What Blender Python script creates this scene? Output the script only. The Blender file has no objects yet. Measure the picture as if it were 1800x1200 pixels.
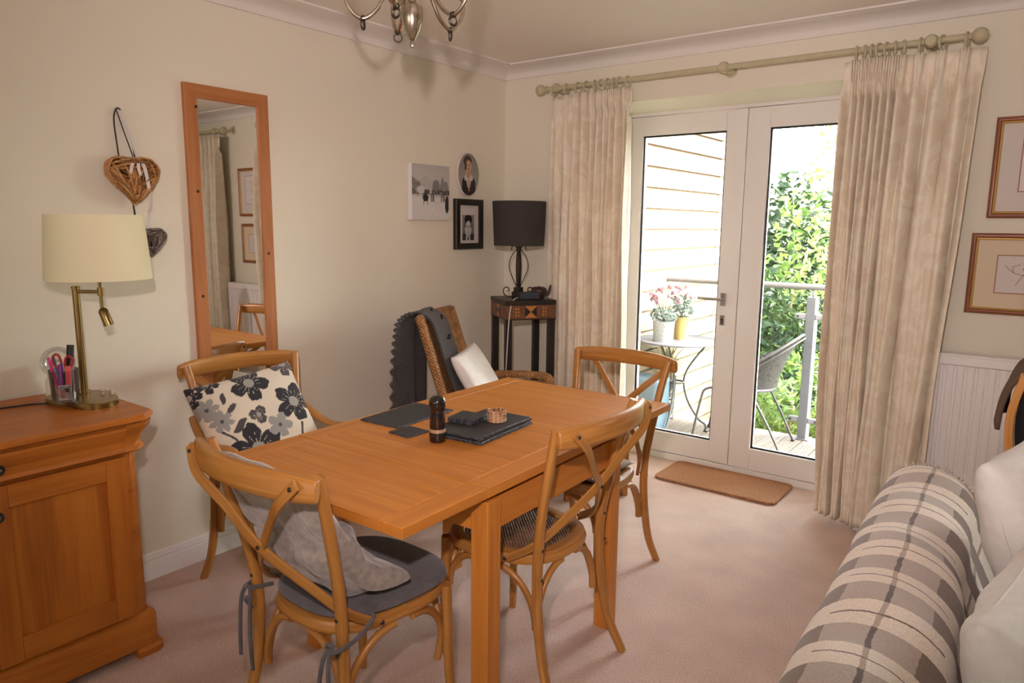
import bpy, bmesh, math, random
from mathutils import Vector, Matrix
random.seed(7)
PI = math.pi
sc = bpy.context.scene
col = sc.collection

# ------------------------------------------------------------------ camera
CAM = Vector((2.8594, -3.6894, 1.4585))
PITCH, YAW, ROLL, FPX = -0.16118, 0.64748, 0.010084, 1262.67
f_ = Vector((-math.sin(YAW)*math.cos(PITCH), math.cos(YAW)*math.cos(PITCH), math.sin(PITCH)))
r_ = Vector((math.cos(YAW), math.sin(YAW), 0)); u_ = r_.cross(f_)
r2 = r_*math.cos(ROLL)+u_*math.sin(ROLL); u2 = -r_*math.sin(ROLL)+u_*math.cos(ROLL)
cd = bpy.data.cameras.new('camera'); cam = bpy.data.objects.new('camera', cd); col.objects.link(cam)
m = Matrix((r2, u2, -f_)).transposed().to_4x4(); m.translation = CAM
cam.matrix_world = m
cd.sensor_fit = 'HORIZONTAL'; cd.sensor_width = 36; cd.lens = 36*FPX/1800; cd.clip_start = .05
sc.camera = cam

# ------------------------------------------------------------------ world, sun, lights, exposure
w = bpy.data.worlds.new('world'); sc.world = w; w.use_nodes = True
nt = w.node_tree; nt.nodes.clear()
wo = nt.nodes.new('ShaderNodeOutputWorld'); bg = nt.nodes.new('ShaderNodeBackground'); sky = nt.nodes.new('ShaderNodeTexSky')
sky.sky_type = 'NISHITA'; sky.sun_disc = False; sky.sun_elevation = math.radians(38); sky.sun_rotation = math.radians(75); sky.dust_density = 3.0
hs = nt.nodes.new('ShaderNodeHueSaturation'); hs.inputs['Saturation'].default_value = .45
tn = nt.nodes.new('ShaderNodeMix'); tn.data_type = 'RGBA'; tn.blend_type = 'MULTIPLY'; tn.inputs[0].default_value = 1.; tn.inputs[7].default_value = (1.0, .97, .90, 1)
nt.links.new(sky.outputs[0], hs.inputs['Color']); nt.links.new(hs.outputs[0], tn.inputs[6]); nt.links.new(tn.outputs[2], bg.inputs[0]); bg.inputs[1].default_value = 4.9
nt.links.new(bg.outputs[0], wo.inputs[0])

def light(name, kind, loc, target, energy, color, size=1., size_y=None):
    d = bpy.data.lights.new(name, kind); d.energy = energy; d.color = color
    if kind == 'AREA':
        d.size = size
        if size_y: d.shape = 'RECTANGLE'; d.size_y = size_y
    elif kind == 'SUN': d.angle = size
    else: d.shadow_soft_size = size
    o = bpy.data.objects.new(name, d); col.objects.link(o); o.location = loc
    o.rotation_euler = (Vector(target)-Vector(loc)).to_track_quat('-Z', 'Y').to_euler()
    return o
light('sun', 'SUN', (6, 3, 5), (0, 0.8, 0), 3.0, (1.0, .93, .80), .01)
fl = light('camera_flash', 'SPOT', CAM+u2*.30-r2*.08, CAM+f_*2.+r_*.12+Vector((0, 0, .50)), 160, (1.0, .80, .78), .03)
fl.data.spot_size = math.radians(100); fl.data.spot_blend = 1.0
light('rear_fill_light', 'AREA', (2.6, -8.85, 1.45), (2.4, 0, 1.3), 42, (1.0, .98, .95), 3.4, 1.7)  # added fill light by the unseen end wall, which has no window
sc.view_settings.view_transform = 'Standard'; sc.view_settings.look = 'None'
sc.view_settings.gamma = 1; sc.view_settings.use_curve_mapping = False
sc.view_settings.exposure = 0.05

# ------------------------------------------------------------------ materials
MATS = {}
def new_mat(name):
    m = bpy.data.materials.new(name); m.use_nodes = True
    n = m.node_tree; b = n.nodes['Principled BSDF']
    return m, n, b
def N(n, t, **kw):
    x = n.nodes.new(t)
    for k, v in kw.items():
        if k in x.inputs: x.inputs[k].default_value = v
        else: setattr(x, k, v)
    return x
def ramp(n, stops):
    r = n.nodes.new('ShaderNodeValToRGB'); e = r.color_ramp.elements
    e[0].position, e[0].color = stops[0][0], (*stops[0][1], 1)
    e[1].position, e[1].color = stops[-1][0], (*stops[-1][1], 1)
    for p, c in stops[1:-1]:
        q = e.new(p); q.color = (*c, 1)
    return r
def bump(n, b, src, strength=.3, dist=.002):
    x = n.nodes.new('ShaderNodeBump'); x.inputs['Strength'].default_value = strength; x.inputs['Distance'].default_value = dist
    n.links.new(src, x.inputs['Height']); n.links.new(x.outputs[0], b.inputs['Normal'])
def plain(name, c, rough=.5, metal=0., var=.0, scale=40., bmp=0., coat=0., sheen=0., trans=0., detail=4., bdist=.002, sub=0.):
    m, n, b = new_mat(name)
    b.inputs['Roughness'].default_value = rough; b.inputs['Metallic'].default_value = metal
    b.inputs['Base Color'].default_value = (*c, 1)
    if coat: b.inputs['Coat Weight'].default_value = coat; b.inputs['Coat Roughness'].default_value = .15
    if sheen: b.inputs['Sheen Weight'].default_value = sheen; b.inputs['Sheen Roughness'].default_value = .5
    if trans: b.inputs['Transmission Weight'].default_value = trans
    if var or bmp:
        tc = N(n, 'ShaderNodeTexCoord'); nz = N(n, 'ShaderNodeTexNoise', Scale=scale, Detail=detail)
        n.links.new(tc.outputs['Object'], nz.inputs['Vector'])
        if var:
            r = ramp(n, [(.3, tuple(x*(1-var) for x in c)), (.7, tuple(min(1, x*(1+var)) for x in c))])
            n.links.new(nz.outputs['Fac'], r.inputs[0]); n.links.new(r.outputs[0], b.inputs['Base Color'])
        if bmp: bump(n, b, nz.outputs['Fac'], bmp, bdist)
    MATS[name] = m; return m
def wood(name, dark, mid, light, rough=.4, su=1.6, sv=26., coat=.0, bmp=.05):
    m, n, b = new_mat(name)
    tc = N(n, 'ShaderNodeTexCoord'); oi = N(n, 'ShaderNodeObjectInfo')
    mp = N(n, 'ShaderNodeMapping'); mp.inputs['Scale'].default_value = (su, sv, 1)
    ml = N(n, 'ShaderNodeVectorMath', operation='MULTIPLY_ADD'); ml.inputs[1].default_value = (3., 1.7, 0)
    cb = N(n, 'ShaderNodeCombineXYZ'); n.links.new(oi.outputs['Random'], cb.inputs[0]); n.links.new(oi.outputs['Random'], cb.inputs[1])
    n.links.new(cb.outputs[0], ml.inputs[0]); n.links.new(tc.outputs['UV'], ml.inputs[2])
    n.links.new(ml.outputs[0], mp.inputs['Vector'])
    n1 = N(n, 'ShaderNodeTexNoise', Scale=1.0, Detail=5., Distortion=.8); n.links.new(mp.outputs[0], n1.inputs['Vector'])
    mp2 = N(n, 'ShaderNodeMapping'); mp2.inputs['Scale'].default_value = (su*3, sv*9, 1); n.links.new(ml.outputs[0], mp2.inputs['Vector'])
    n2 = N(n, 'ShaderNodeTexNoise', Scale=1.0, Detail=3.); n.links.new(mp2.outputs[0], n2.inputs['Vector'])
    mx = N(n, 'ShaderNodeMath', operation='MULTIPLY_ADD'); mx.inputs[1].default_value = .3
    n.links.new(n2.outputs['Fac'], mx.inputs[0]); n.links.new(n1.outputs['Fac'], mx.inputs[2])
    r = ramp(n, [(.42, dark), (.64, mid), (.88, light)])
    n.links.new(mx.outputs[0], r.inputs[0]); n.links.new(r.outputs[0], b.inputs['Base Color'])
    b.inputs['Roughness'].default_value = rough
    if coat: b.inputs['Coat Weight'].default_value = coat; b.inputs['Coat Roughness'].default_value = .18
    bump(n, b, n2.outputs['Fac'], bmp, .001)
    MATS[name] = m; return m
def weave(name, c1, c2, su=160., sv=160., rough=.6, strength=.8, dist=.003, sheen=0.):
    m, n, b = new_mat(name)
    tc = N(n, 'ShaderNodeTexCoord'); sp = N(n, 'ShaderNodeSeparateXYZ'); n.links.new(tc.outputs['UV'], sp.inputs[0])
    def s(o, k, ph=0.):
        a = N(n, 'ShaderNodeMath', operation='MULTIPLY_ADD'); a.inputs[1].default_value = k; a.inputs[2].default_value = ph; n.links.new(o, a.inputs[0])
        q = N(n, 'ShaderNodeMath', operation='SINE'); n.links.new(a.outputs[0], q.inputs[0]); return q
    a, c = s(sp.outputs[0], su*2*PI), s(sp.outputs[1], sv*2*PI)
    mu = N(n, 'ShaderNodeMath', operation='MULTIPLY'); n.links.new(a.outputs[0], mu.inputs[0]); n.links.new(c.outputs[0], mu.inputs[1])
    nz = N(n, 'ShaderNodeTexNoise', Scale=35., Detail=4.); n.links.new(tc.outputs['Object'], nz.inputs['Vector'])
    ad = N(n, 'ShaderNodeMath', operation='MULTIPLY_ADD'); ad.inputs[1].default_value = .28; n.links.new(mu.outputs[0], ad.inputs[0]); n.links.new(nz.outputs['Fac'], ad.inputs[2])
    r = ramp(n, [(.25, c1), (.75, c2)]); n.links.new(ad.outputs[0], r.inputs[0]); n.links.new(r.outputs[0], b.inputs['Base Color'])
    b.inputs['Roughness'].default_value = rough
    if sheen: b.inputs['Sheen Weight'].default_value = sheen
    bump(n, b, mu.outputs[0], strength, dist)
    MATS[name] = m; return m
def attr(name, rough=.6, sheen=0., bmp=0., scale=900.):
    m, n, b = new_mat(name); a = N(n, 'ShaderNodeAttribute', attribute_name='Col')
    n.links.new(a.outputs['Color'], b.inputs['Base Color']); b.inputs['Roughness'].default_value = rough
    if sheen: b.inputs['Sheen Weight'].default_value = sheen
    if bmp:
        tc = N(n, 'ShaderNodeTexCoord'); nz = N(n, 'ShaderNodeTexNoise', Scale=scale); n.links.new(tc.outputs['Object'], nz.inputs['Vector']); bump(n, b, nz.outputs['Fac'], bmp, .001)
    MATS[name] = m; return m
def glass(name, tint=(1, 1, 1), refl=1.0, ior=1.45):
    m = bpy.data.materials.new(name); m.use_nodes = True; n = m.node_tree; n.nodes.clear()
    o = N(n, 'ShaderNodeOutputMaterial'); mx = N(n, 'ShaderNodeMixShader'); t = N(n, 'ShaderNodeBsdfTransparent'); g = N(n, 'ShaderNodeBsdfGlossy', Roughness=.01)
    t.inputs[0].default_value = (*tint, 1); fr = N(n, 'ShaderNodeFresnel', IOR=ior)
    mu = N(n, 'ShaderNodeMath', operation='MULTIPLY'); mu.inputs[1].default_value = refl
    n.links.new(fr.outputs[0], mu.inputs[0]); n.links.new(mu.outputs[0], mx.inputs[0]); n.links.new(t.outputs[0], mx.inputs[1]); n.links.new(g.outputs[0], mx.inputs[2]); n.links.new(mx.outputs[0], o.inputs[0])
    MATS[name] = m; return m
M = MATS
plain('wall', (.82, .77, .645), .75, var=.012, scale=3., bmp=0)
def wallbump():
    m = M['wall']; n = m.node_tree; b = n.nodes['Principled BSDF']
    tc = N(n, 'ShaderNodeTexCoord'); nz = N(n, 'ShaderNodeTexNoise', Scale=220., Detail=3.); n.links.new(tc.outputs['Object'], nz.inputs['Vector']); bump(n, b, nz.outputs['Fac'], .12, .001)
wallbump()
plain('ceiling', (.93, .88, .82), .85, var=.01, scale=2.)
plain('cornice', (.84, .80, .77), .7)
plain('skirting', (.92, .905, .92), .45)
plain('carpet', (.66, .465, .375), .95, var=.24, scale=190., bmp=.9, sheen=.25, detail=6., bdist=.004)
def carpet_patches():
    m = M['carpet']; n = m.node_tree; b = n.nodes['Principled BSDF']
    src = b.inputs['Base Color'].links[0].from_socket
    tc = N(n, 'ShaderNodeTexCoord'); nz = N(n, 'ShaderNodeTexNoise', Scale=5., Detail=4.); n.links.new(tc.outputs['Object'], nz.inputs['Vector'])
    r = ramp(n, [(.3, (.90, .88, .88)), (.7, (1.06, 1.06, 1.06))]); n.links.new(nz.outputs['Fac'], r.inputs[0])
    mx = N(n, 'ShaderNodeMix', data_type='RGBA', blend_type='MULTIPLY'); mx.inputs[0].default_value = 1.
    n.links.new(src, mx.inputs[6]); n.links.new(r.outputs[0], mx.inputs[7]); n.links.new(mx.outputs[2], b.inputs['Base Color'])
carpet_patches()
wood('oak', (.50, .170, .021), (.585, .210, .029), (.665, .260, .042), .45, 1.6, 34., coat=.03)
wood('oak_cabinet', (.36, .098, .009), (.50, .150, .014), (.60, .205, .024), .45, 1.3, 12., coat=.03)
wood('oak_dark', (.19, .062, .014), (.26, .09, .02), (.32, .12, .03), .45, 1.3, 22.)
wood('chair_wood', (.33, .135, .028), (.46, .200, .042), (.57, .275, .070), .38, 2.5, 40., coat=.18)
wood('pine', (.36, .12, .03), (.44, .16, .045), (.50, .20, .065), .5, 1.5, 22.)
wood('bentwood', (.50, .20, .035), (.60, .26, .05), (.66, .31, .07), .4, 2., 50., coat=.2)
wood('frame_wood', (.19, .045, .012), (.26, .07, .018), (.34, .10, .03), .3, 3., 60., coat=.4)
plain('gold', (.70, .48, .18), .35, .8)
plain('brass', (.27, .185, .070), .30, 1., var=.05, scale=20.)
plain('dark_bronze', (.055, .045, .035), .4, .6, var=.2, scale=90.)
plain('knob_dark', (.04, .035, .03), .4, .5)
plain('nickel', (.50, .44, .36), .22, 1., var=.05, scale=30.)
plain('black_wood', (.018, .014, .012), .4, var=.2, scale=60.)
plain('inlay_brown', (.16, .065, .03), .45, var=.25, scale=70.)
plain('inlay_orange', (.52, .20, .04), .45)
plain('black_shade', (.042, .037, .035), .85, var=.15, scale=300., bmp=.2)
plain('shade_lining', (.75, .66, .48), .8)
plain('cream_shade', (.86, .80, .54), .85, var=.02, scale=400., bmp=.15)
plain('white_gloss', (.80, .79, .78), .3)
plain('upvc', (.80, .76, .75), .35)
plain('gasket', (.012, .012, .014), .5)
plain('steel', (.42, .40, .38), .3, 1.)
glass('glass', (.96, .98, .98), .9)
glass('rail_glass', (.90, .97, .93), .8)
glass('clear_plastic', (.90, .89, .90), .8, 1.45)
glass('globe_glass', (.985, .985, .985), .5)
weave('rattan', (.24, .095, .03), (.56, .29, .11), 55., 55., .5, .9, .004)
weave('cane', (.13, .05, .022), (.40, .20, .09), 75., 75., .5, .9, .003)
weave('cane_pale', (.55, .40, .28), (.80, .70, .58), 75., 75., .6, .9, .003)
weave('felt', (.095, .088, .094), (.155, .146, .155), 240., 240., .95, .3, .002, .25)
plain('wool_grey', (.33, .285, .25), .95, var=.22, scale=55., bmp=.7, sheen=.6, detail=8., bdist=.004)
weave('blanket_grey', (.045, .042, .045), (.085, .08, .082), 120., 120., .95, .5, .003, .2)
weave('linen_white', (.80, .76, .73), (.90, .87, .85), 300., 300., .9, .25, .001)
plain('slate', (.030, .029, .031), .55, var=.35, scale=45., bmp=.5, detail=8.)
plain('slate_edge', (.055, .058, .068), .6, var=.85, scale=150., bmp=.9)
plain('mill_black', (.012, .009, .008), .12, coat=.6)
plain('mill_band', (.50, .34, .20), .35, .2)
weave('wicker_ring', (.26, .09, .03), (.85, .55, .32), 55., 8., .5, 1., .003)
plain('twig', (.50, .25, .085), .6, var=.3, scale=60.)
plain('twig_dark', (.045, .020, .008), .8)
plain('twig_deep', (.26, .115, .035), .7, var=.3, scale=60.); plain('twig_grey_deep', (.11, .085, .07), .8, var=.3, scale=60.)
plain('twig_grey', (.24, .19, .16), .8, var=.3, scale=60.)
plain('twig_grey_dark', (.03, .022, .02), .9)
plain('ribbon', (.72, .68, .66), .3)
plain('cord_dark', (.05, .035, .03), .7)
plain('pole_sage', (.55, .50, .33), .45, var=.06, scale=60.)
plain('mat_coir', (.36, .165, .075), .95, var=.42, scale=130., bmp=.9, bdist=.006)
plain('radiator', (.90, .86, .85), .35)
plain('cotton_black', (.012, .012, .013), .9, var=.2, scale=200., bmp=.2)
plain('brown_cloth', (.13, .08, .05), .9, var=.2, scale=100.)
plain('white_cable', (.75, .73, .70), .4)
plain('black_cable', (.02, .015, .012), .5)
plain('box_blue', (.020, .026, .040), .5)
plain('teapot_iron', (.045, .022, .014), .45, var=.3, scale=50., bmp=.3)
plain('paper', (.78, .72, .69), .8)
plain('mount_cream', (.72, .60, .44), .85)
plain('mount_white', (.70, .64, .60), .85)
plain('ink', (.25, .15, .11), .8)
plain('picture_line', (.40, .17, .10), .8)
attr('print', .6); attr('fabric_print', .9, .2, .25)
plain('bulb', (.85, .80, .72), .25)
plain('candle', (.75, .68, .55), .5)
def mirror_mat():
    m, n, b = new_mat('mirror'); b.inputs['Metallic'].default_value = 1; b.inputs['Roughness'].default_value = .0
    b.inputs['Base Color'].default_value = (.90, .90, .87, 1); M['mirror'] = m
mirror_mat()
def curtain_mat():
    m, n, b = new_mat('curtain')
    tc = N(n, 'ShaderNodeTexCoord'); mp = N(n, 'ShaderNodeMapping'); mp.inputs['Scale'].default_value = (5., 1., 2.6)
    n.links.new(tc.outputs['Object'], mp.inputs[0])
    nz = N(n, 'ShaderNodeTexNoise', Scale=3.2, Detail=3., Distortion=1.6); n.links.new(mp.outputs[0], nz.inputs['Vector'])
    r = ramp(n, [(.46, (.88, .785, .63)), (.54, (.95, .88, .73))]); n.links.new(nz.outputs['Fac'], r.inputs[0]); n.links.new(r.outputs[0], b.inputs['Base Color'])
    b.inputs['Roughness'].default_value = .7; b.inputs['Sheen Weight'].default_value = .2
    wv = N(n, 'ShaderNodeTexNoise', Scale=420.); n.links.new(tc.outputs['Object'], wv.inputs['Vector']); bump(n, b, wv.outputs['Fac'], .2, .001)
    tl = N(n, 'ShaderNodeBsdfTranslucent'); tl.inputs[0].default_value = (.85, .62, .33, 1)
    mx = N(n, 'ShaderNodeMixShader'); mx.inputs[0].default_value = .10
    o = n.nodes['Material Output']; n.links.new(b.outputs[0], mx.inputs[1]); n.links.new(tl.outputs[0], mx.inputs[2]); n.links.new(mx.outputs[0], o.inputs[0])
    M['curtain'] = m
curtain_mat()
def leaf_mat(name, c1, c2, tr=.45):
    m, n, b = new_mat(name)
    tc = N(n, 'ShaderNodeTexCoord'); nz = N(n, 'ShaderNodeTexNoise', Scale=4., Detail=3.); n.links.new(tc.outputs['Object'], nz.inputs['Vector'])
    r = ramp(n, [(.35, c1), (.65, c2)]); n.links.new(nz.outputs['Fac'], r.inputs[0]); n.links.new(r.outputs[0], b.inputs['Base Color']); b.inputs['Roughness'].default_value = .5
    tl = N(n, 'ShaderNodeBsdfTranslucent'); n.links.new(r.outputs[0], tl.inputs[0])
    mx = N(n, 'ShaderNodeMixShader'); mx.inputs[0].default_value = tr
    o = n.nodes['Material Output']; n.links.new(b.outputs[0], mx.inputs[1]); n.links.new(tl.outputs[0], mx.inputs[2]); n.links.new(mx.outputs[0], o.inputs[0]); M[name] = m
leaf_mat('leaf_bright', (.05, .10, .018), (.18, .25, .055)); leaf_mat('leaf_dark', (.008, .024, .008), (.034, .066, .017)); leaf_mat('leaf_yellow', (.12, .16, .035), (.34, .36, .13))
leaf_mat('leaf_grey', (.05, .075, .065), (.14, .18, .16)); leaf_mat('petal', (.12, .05, .07), (.22, .12, .15)); leaf_mat('straw', (.26, .22, .10), (.44, .38, .20))
plain('bark', (.28, .17, .10), .9, var=.3, scale=20., bmp=.6)
plain('lawn', (.04, .08, .02), .95, var=.3, scale=6.)
wood('deck_wood', (.07, .053, .043), (.105, .082, .068), (.15, .118, .10), .7, 1.2, 30.)
plain('siding', (.165, .120, .080), .7, var=.03, scale=8.)
plain('siding_trim', (.85, .82, .78), .6)
plain('rail_metal', (.16, .16, .17), .45, .2)
plain('rail_tube', (.115, .11, .108), .45, .1)
plain('post_paint', (.085, .09, .105), .45, .3)
plain('iron_grey', (.022, .020, .022), .6)
plain('table_top_grey', (.042, .040, .050), .6)
plain('pot_white', (.15, .16, .16), .5)
plain('pot_yellow', (.30, .20, .05), .5)
plain('soil', (.06, .04, .03), 1.)
plain('reflection_blue', (.040, .070, .095), .4, var=.1, scale=5.)
def mesh_metal():
    m, n, b = new_mat('mesh_metal'); b.inputs['Base Color'].default_value = (.010, .0095, .0095, 1); b.inputs['Roughness'].default_value = .9
    tc = N(n, 'ShaderNodeTexCoord'); v = N(n, 'ShaderNodeTexVoronoi', Scale=110.); n.links.new(tc.outputs['Object'], v.inputs['Vector'])
    lt = N(n, 'ShaderNodeMath', operation='GREATER_THAN'); lt.inputs[1].default_value = .30; n.links.new(v.outputs['Distance'], lt.inputs[0])
    t = N(n, 'ShaderNodeBsdfTransparent'); mx = N(n, 'ShaderNodeMixShader'); o = n.nodes['Material Output']
    ad = N(n, 'ShaderNodeMath', operation='MULTIPLY'); ad.inputs[1].default_value = 1.
    n.links.new(lt.outputs[0], ad.inputs[0]); n.links.new(ad.outputs[0], mx.inputs[0]); n.links.new(t.outputs[0], mx.inputs[1]); n.links.new(b.outputs[0], mx.inputs[2]); n.links.new(mx.outputs[0], o.inputs[0]); M['mesh_metal'] = m
mesh_metal()
def pot_pattern():
    m, n, b = new_mat('planter_pattern'); tc = N(n, 'ShaderNodeTexCoord'); v = N(n, 'ShaderNodeTexNoise', Scale=16., Detail=2., Distortion=2.)
    n.links.new(tc.outputs['Object'], v.inputs['Vector']); r = ramp(n, [(.50, (.008, .008, .010)), (.56, (.20, .20, .205))]); n.links.new(v.outputs['Fac'], r.inputs[0]); n.links.new(r.outputs[0], b.inputs['Base Color']); b.inputs['Roughness'].default_value = .35; M['planter_pattern'] = m
    m, n, b = new_mat('pot_lace'); tc = N(n, 'ShaderNodeTexCoord'); v = N(n, 'ShaderNodeTexVoronoi', Scale=70.)
    n.links.new(tc.outputs['Object'], v.inputs['Vector']); r = ramp(n, [(.20, (.06, .08, .085)), (.38, (.16, .17, .17))]); n.links.new(v.outputs['Distance'], r.inputs[0]); n.links.new(r.outputs[0], b.inputs['Base Color']); b.inputs['Roughness'].default_value = .4; M['pot_lace'] = m
pot_pattern()
def plaid():
    # woven blanket: UV u = metres along the sofa, v = metres across the back
    m, n, b = new_mat('plaid'); tc = N(n, 'ShaderNodeTexCoord'); sp = N(n, 'ShaderNodeSeparateXYZ'); n.links.new(tc.outputs['UV'], sp.inputs[0])
    nz = N(n, 'ShaderNodeTexNoise', Scale=60., Detail=4.); n.links.new(tc.outputs['Object'], nz.inputs['Vector'])
    def mth(op, a, c=0., d=None):
        x = N(n, 'ShaderNodeMath', operation=op)
        for i, q in enumerate((a, c) if d is None else (a, c, d)):
            if isinstance(q, (int, float)): x.inputs[i].default_value = q
            else: n.links.new(q, x.inputs[i])
        return x.outputs[0]
    jit = mth('MULTIPLY', mth('SUBTRACT', nz.outputs['Fac'], .5), .008)
    u = mth('ADD', sp.outputs[0], jit); v = mth('ADD', sp.outputs[1], jit)
    P = .150
    fu = mth('FRACT', mth('DIVIDE', u, P))
    stripe = mth('LESS_THAN', fu, .47)                       # coloured band
    def band(x, lo, hi): return mth('MULTIPLY', mth('GREATER_THAN', x, lo), mth('LESS_THAN', x, hi))
    dark = mth('ADD', mth('LESS_THAN', v, .198), band(v, .350, .70))
    thin = band(v, .272, .281); thin2 = band(v, .470, .480)
    dash = mth('MULTIPLY', band(fu, .72, .75), band(v, .195, .385))
    cream, grey, brown = (.86, .76, .65), (.50, .42, .365), (.225, .160, .128)
    def mix(fac, a, c):
        x = N(n, 'ShaderNodeMix', data_type='RGBA'); n.links.new(fac, x.inputs[0])
        for i, q in ((6, a), (7, c)):
            if isinstance(q, tuple): x.inputs[i].default_value = (*q, 1)
            else: n.links.new(q, x.inputs[i])
        return x.outputs[2]
    cs = mix(dark, grey, brown); cs = mix(thin, cs, (.13, .10, .09))
    cc = mix(thin, cream, (.50, .40, .32)); cc = mix(dash, cc, (.20, .15, .13)); cc = mix(thin2, cc, (.32, .23, .19))
    c = mix(stripe, cc, cs)
    wv = N(n, 'ShaderNodeTexNoise', Scale=330., Detail=3.); n.links.new(tc.outputs['Object'], wv.inputs['Vector'])
    rr = ramp(n, [(.3, (.84, .84, .84)), (.7, (1.12, 1.12, 1.12))]); n.links.new(wv.outputs['Fac'], rr.inputs[0])
    x = N(n, 'ShaderNodeMix', data_type='RGBA', blend_type='MULTIPLY'); x.inputs[0].default_value = 1.; n.links.new(c, x.inputs[6]); n.links.new(rr.outputs[0], x.inputs[7])
    n.links.new(x.outputs[2], b.inputs['Base Color']); b.inputs['Roughness'].default_value = .95; b.inputs['Sheen Weight'].default_value = .3
    bump(n, b, wv.outputs['Fac'], .6, .003); M['plaid'] = m
plaid()
plain('fringe_wool', (.66, .55, .44), .95)
plain('sofa_fabric', (.42, .36, .31), .9, var=.05, scale=300., bmp=.2)
plain('pen_pink', (.70, .05, .25), .4); plain('pen_blue', (.05, .25, .45), .4); plain('pen_purple', (.22, .04, .25), .4); plain('pen_grey', (.30, .30, .32), .4)
plain('pen_black', (.012, .012, .014), .4); plain('pen_navy', (.03, .03, .12), .4); plain('scissors_red', (.38, .025, .02), .3); plain('highlighter', (.85, .12, .14), .4)
plain('globe_base', (.78, .72, .64), .5)

# ------------------------------------------------------------------ mesh builder
class MB:
    def __init__(s): s.v = []; s.f = []; s.uv = []; s.mi = []; s.c = None
    def add(s, vs, fs, uvs=None, mi=0):
        o = len(s.v); s.v += [tuple(p) for p in vs]
        for k, f in enumerate(fs):
            s.f.append([i+o for i in f]); s.mi.append(mi)
            s.uv.append(uvs[k] if uvs else [(0, 0)]*len(f))
        return s
    def box(s, x0, x1, y0, y1, z0, z1, g='x', mi=0):
        P = [(x, y, z) for z in (z0, z1) for y in (y0, y1) for x in (x0, x1)]
        F = [(0, 2, 3, 1), (4, 5, 7, 6), (0, 1, 5, 4), (2, 6, 7, 3), (0, 4, 6, 2), (1, 3, 7, 5)]
        ax = 'xyz'.index(g); U = []
        for f in F:
            us = []
            n = (Vector(P[f[1]])-Vector(P[f[0]])).cross(Vector(P[f[2]])-Vector(P[f[1]])); na = max(range(3), key=lambda i: abs(n[i]))
            oth = [i for i in range(3) if i != na]
            ua = ax if ax in oth else oth[0]; va = [i for i in oth if i != ua][0]
            for i in f: us.append((P[i][ua], P[i][va]+.37*P[i][na]))
            U.append(us)
        return s.add(P, F, U, mi)
    def prism(s, pts, z0, z1, mi=0, g=0):
        n = len(pts); V = [(x, y, z0) for x, y in pts]+[(x, y, z1) for x, y in pts]
        uvp = lambda p: (p[0], p[1]) if g == 0 else (p[1], p[0])
        F = [list(range(n))[::-1], list(range(n, 2*n))]; U = [[uvp(pts[i]) for i in F[0]], [uvp(pts[i-n]) for i in F[1]]]
        L = 0
        for i in range(n):
            j = (i+1) % n; d = math.dist(pts[i], pts[j]); F.append([i, j, j+n, i+n]); U.append([(L, z0), (L+d, z0), (L+d, z1), (L, z1)]); L += d
        return s.add(V, F, U, mi)
    def sweep(s, path, prof, ref=(0, 0, 1), closed=False, caps=True, mi=0, scale=None, twist=None):
        """prof: list of (a,b) in frame (side, up); ref = approx up"""
        P = [Vector(p) for p in path]; n = len(P); k = len(prof); V = []; us = [0.]
        for i in range(1, n): us.append(us[-1]+(P[i]-P[i-1]).length)
        up = Vector(ref).normalized(); prev = None
        for i in range(n):
            if closed: t = P[(i+1) % n]-P[i-1]
            else: t = P[min(i+1, n-1)]-P[max(i-1, 0)]
            t.normalize()
            if prev is None: side = t.cross(up)
            else: side = prev-t*prev.dot(t)
            if ref != 'pt' and prev is None and side.length < 1e-4: side = t.orthogonal()
            side.normalize(); prev = side; u2_ = side.cross(t)
            sca = scale[i] if scale else 1.
            for a, b in prof: V.append(P[i]+side*a*sca+u2_*b*sca)
        per = [0.]
        for j in range(k): per.append(per[-1]+math.dist(prof[j], prof[(j+1) % k]))
        F = []; U = []
        for i in range(n if closed else n-1):
            i2 = (i+1) % n; ul = us[i]; uh = us[i+1] if i+1 < n else us[i]+(P[0]-P[i]).length
            for j in range(k):
                j2 = (j+1) % k; F.append([i*k+j, i*k+j2, i2*k+j2, i2*k+j]); U.append([(ul, per[j]), (ul, per[j+1]), (uh, per[j+1]), (uh, per[j])])
        if caps and not closed:
            F.append(list(range(k))); U.append([(a, b) for a, b in prof]); F.append(list(range((n-1)*k, n*k))[::-1]); U.append([(a, b) for a, b in prof][::-1])
        return s.add(V, F, U, mi)
    def tube(s, path, r, seg=10, **kw):
        if isinstance(r, (list, tuple)): kw['scale'] = r; rr = 1.
        else: rr = r
        return s.sweep(path, [(math.cos(a)*rr, math.sin(a)*rr) for a in [2*PI*i/seg for i in range(seg)]], **kw)
    def lathe(s, prof, c=(0, 0, 0), seg=32, mi=0, axis='z'):
        k = len(prof); V = []; F = []; U = []
        for i in range(seg):
            a = 2*PI*i/seg
            for r, z in prof:
                p = (r*math.cos(a), r*math.sin(a), z)
                if axis == 'y': p = (p[0], -p[2], p[1])
                if axis == 'x': p = (p[2], p[0], p[1])
                V.append((p[0]+c[0], p[1]+c[1], p[2]+c[2]))
        L = [0.]
        for j in range(k-1): L.append(L[-1]+math.dist(prof[j], prof[j+1]))
        rm = max(r for r, z in prof)
        for i in range(seg):
            i2 = (i+1) % seg
            for j in range(k-1):
                if prof[j][0] < 1e-6 and prof[j+1][0] < 1e-6: continue
                F.append([i*k+j, i2*k+j, i2*k+j+1, i*k+j+1]); u0, u1 = 2*PI*rm*i/seg, 2*PI*rm*(i+1)/seg; U.append([(u0, L[j]), (u1, L[j]), (u1, L[j+1]), (u0, L[j+1])])
        return s.add(V, F, U, mi)
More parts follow.
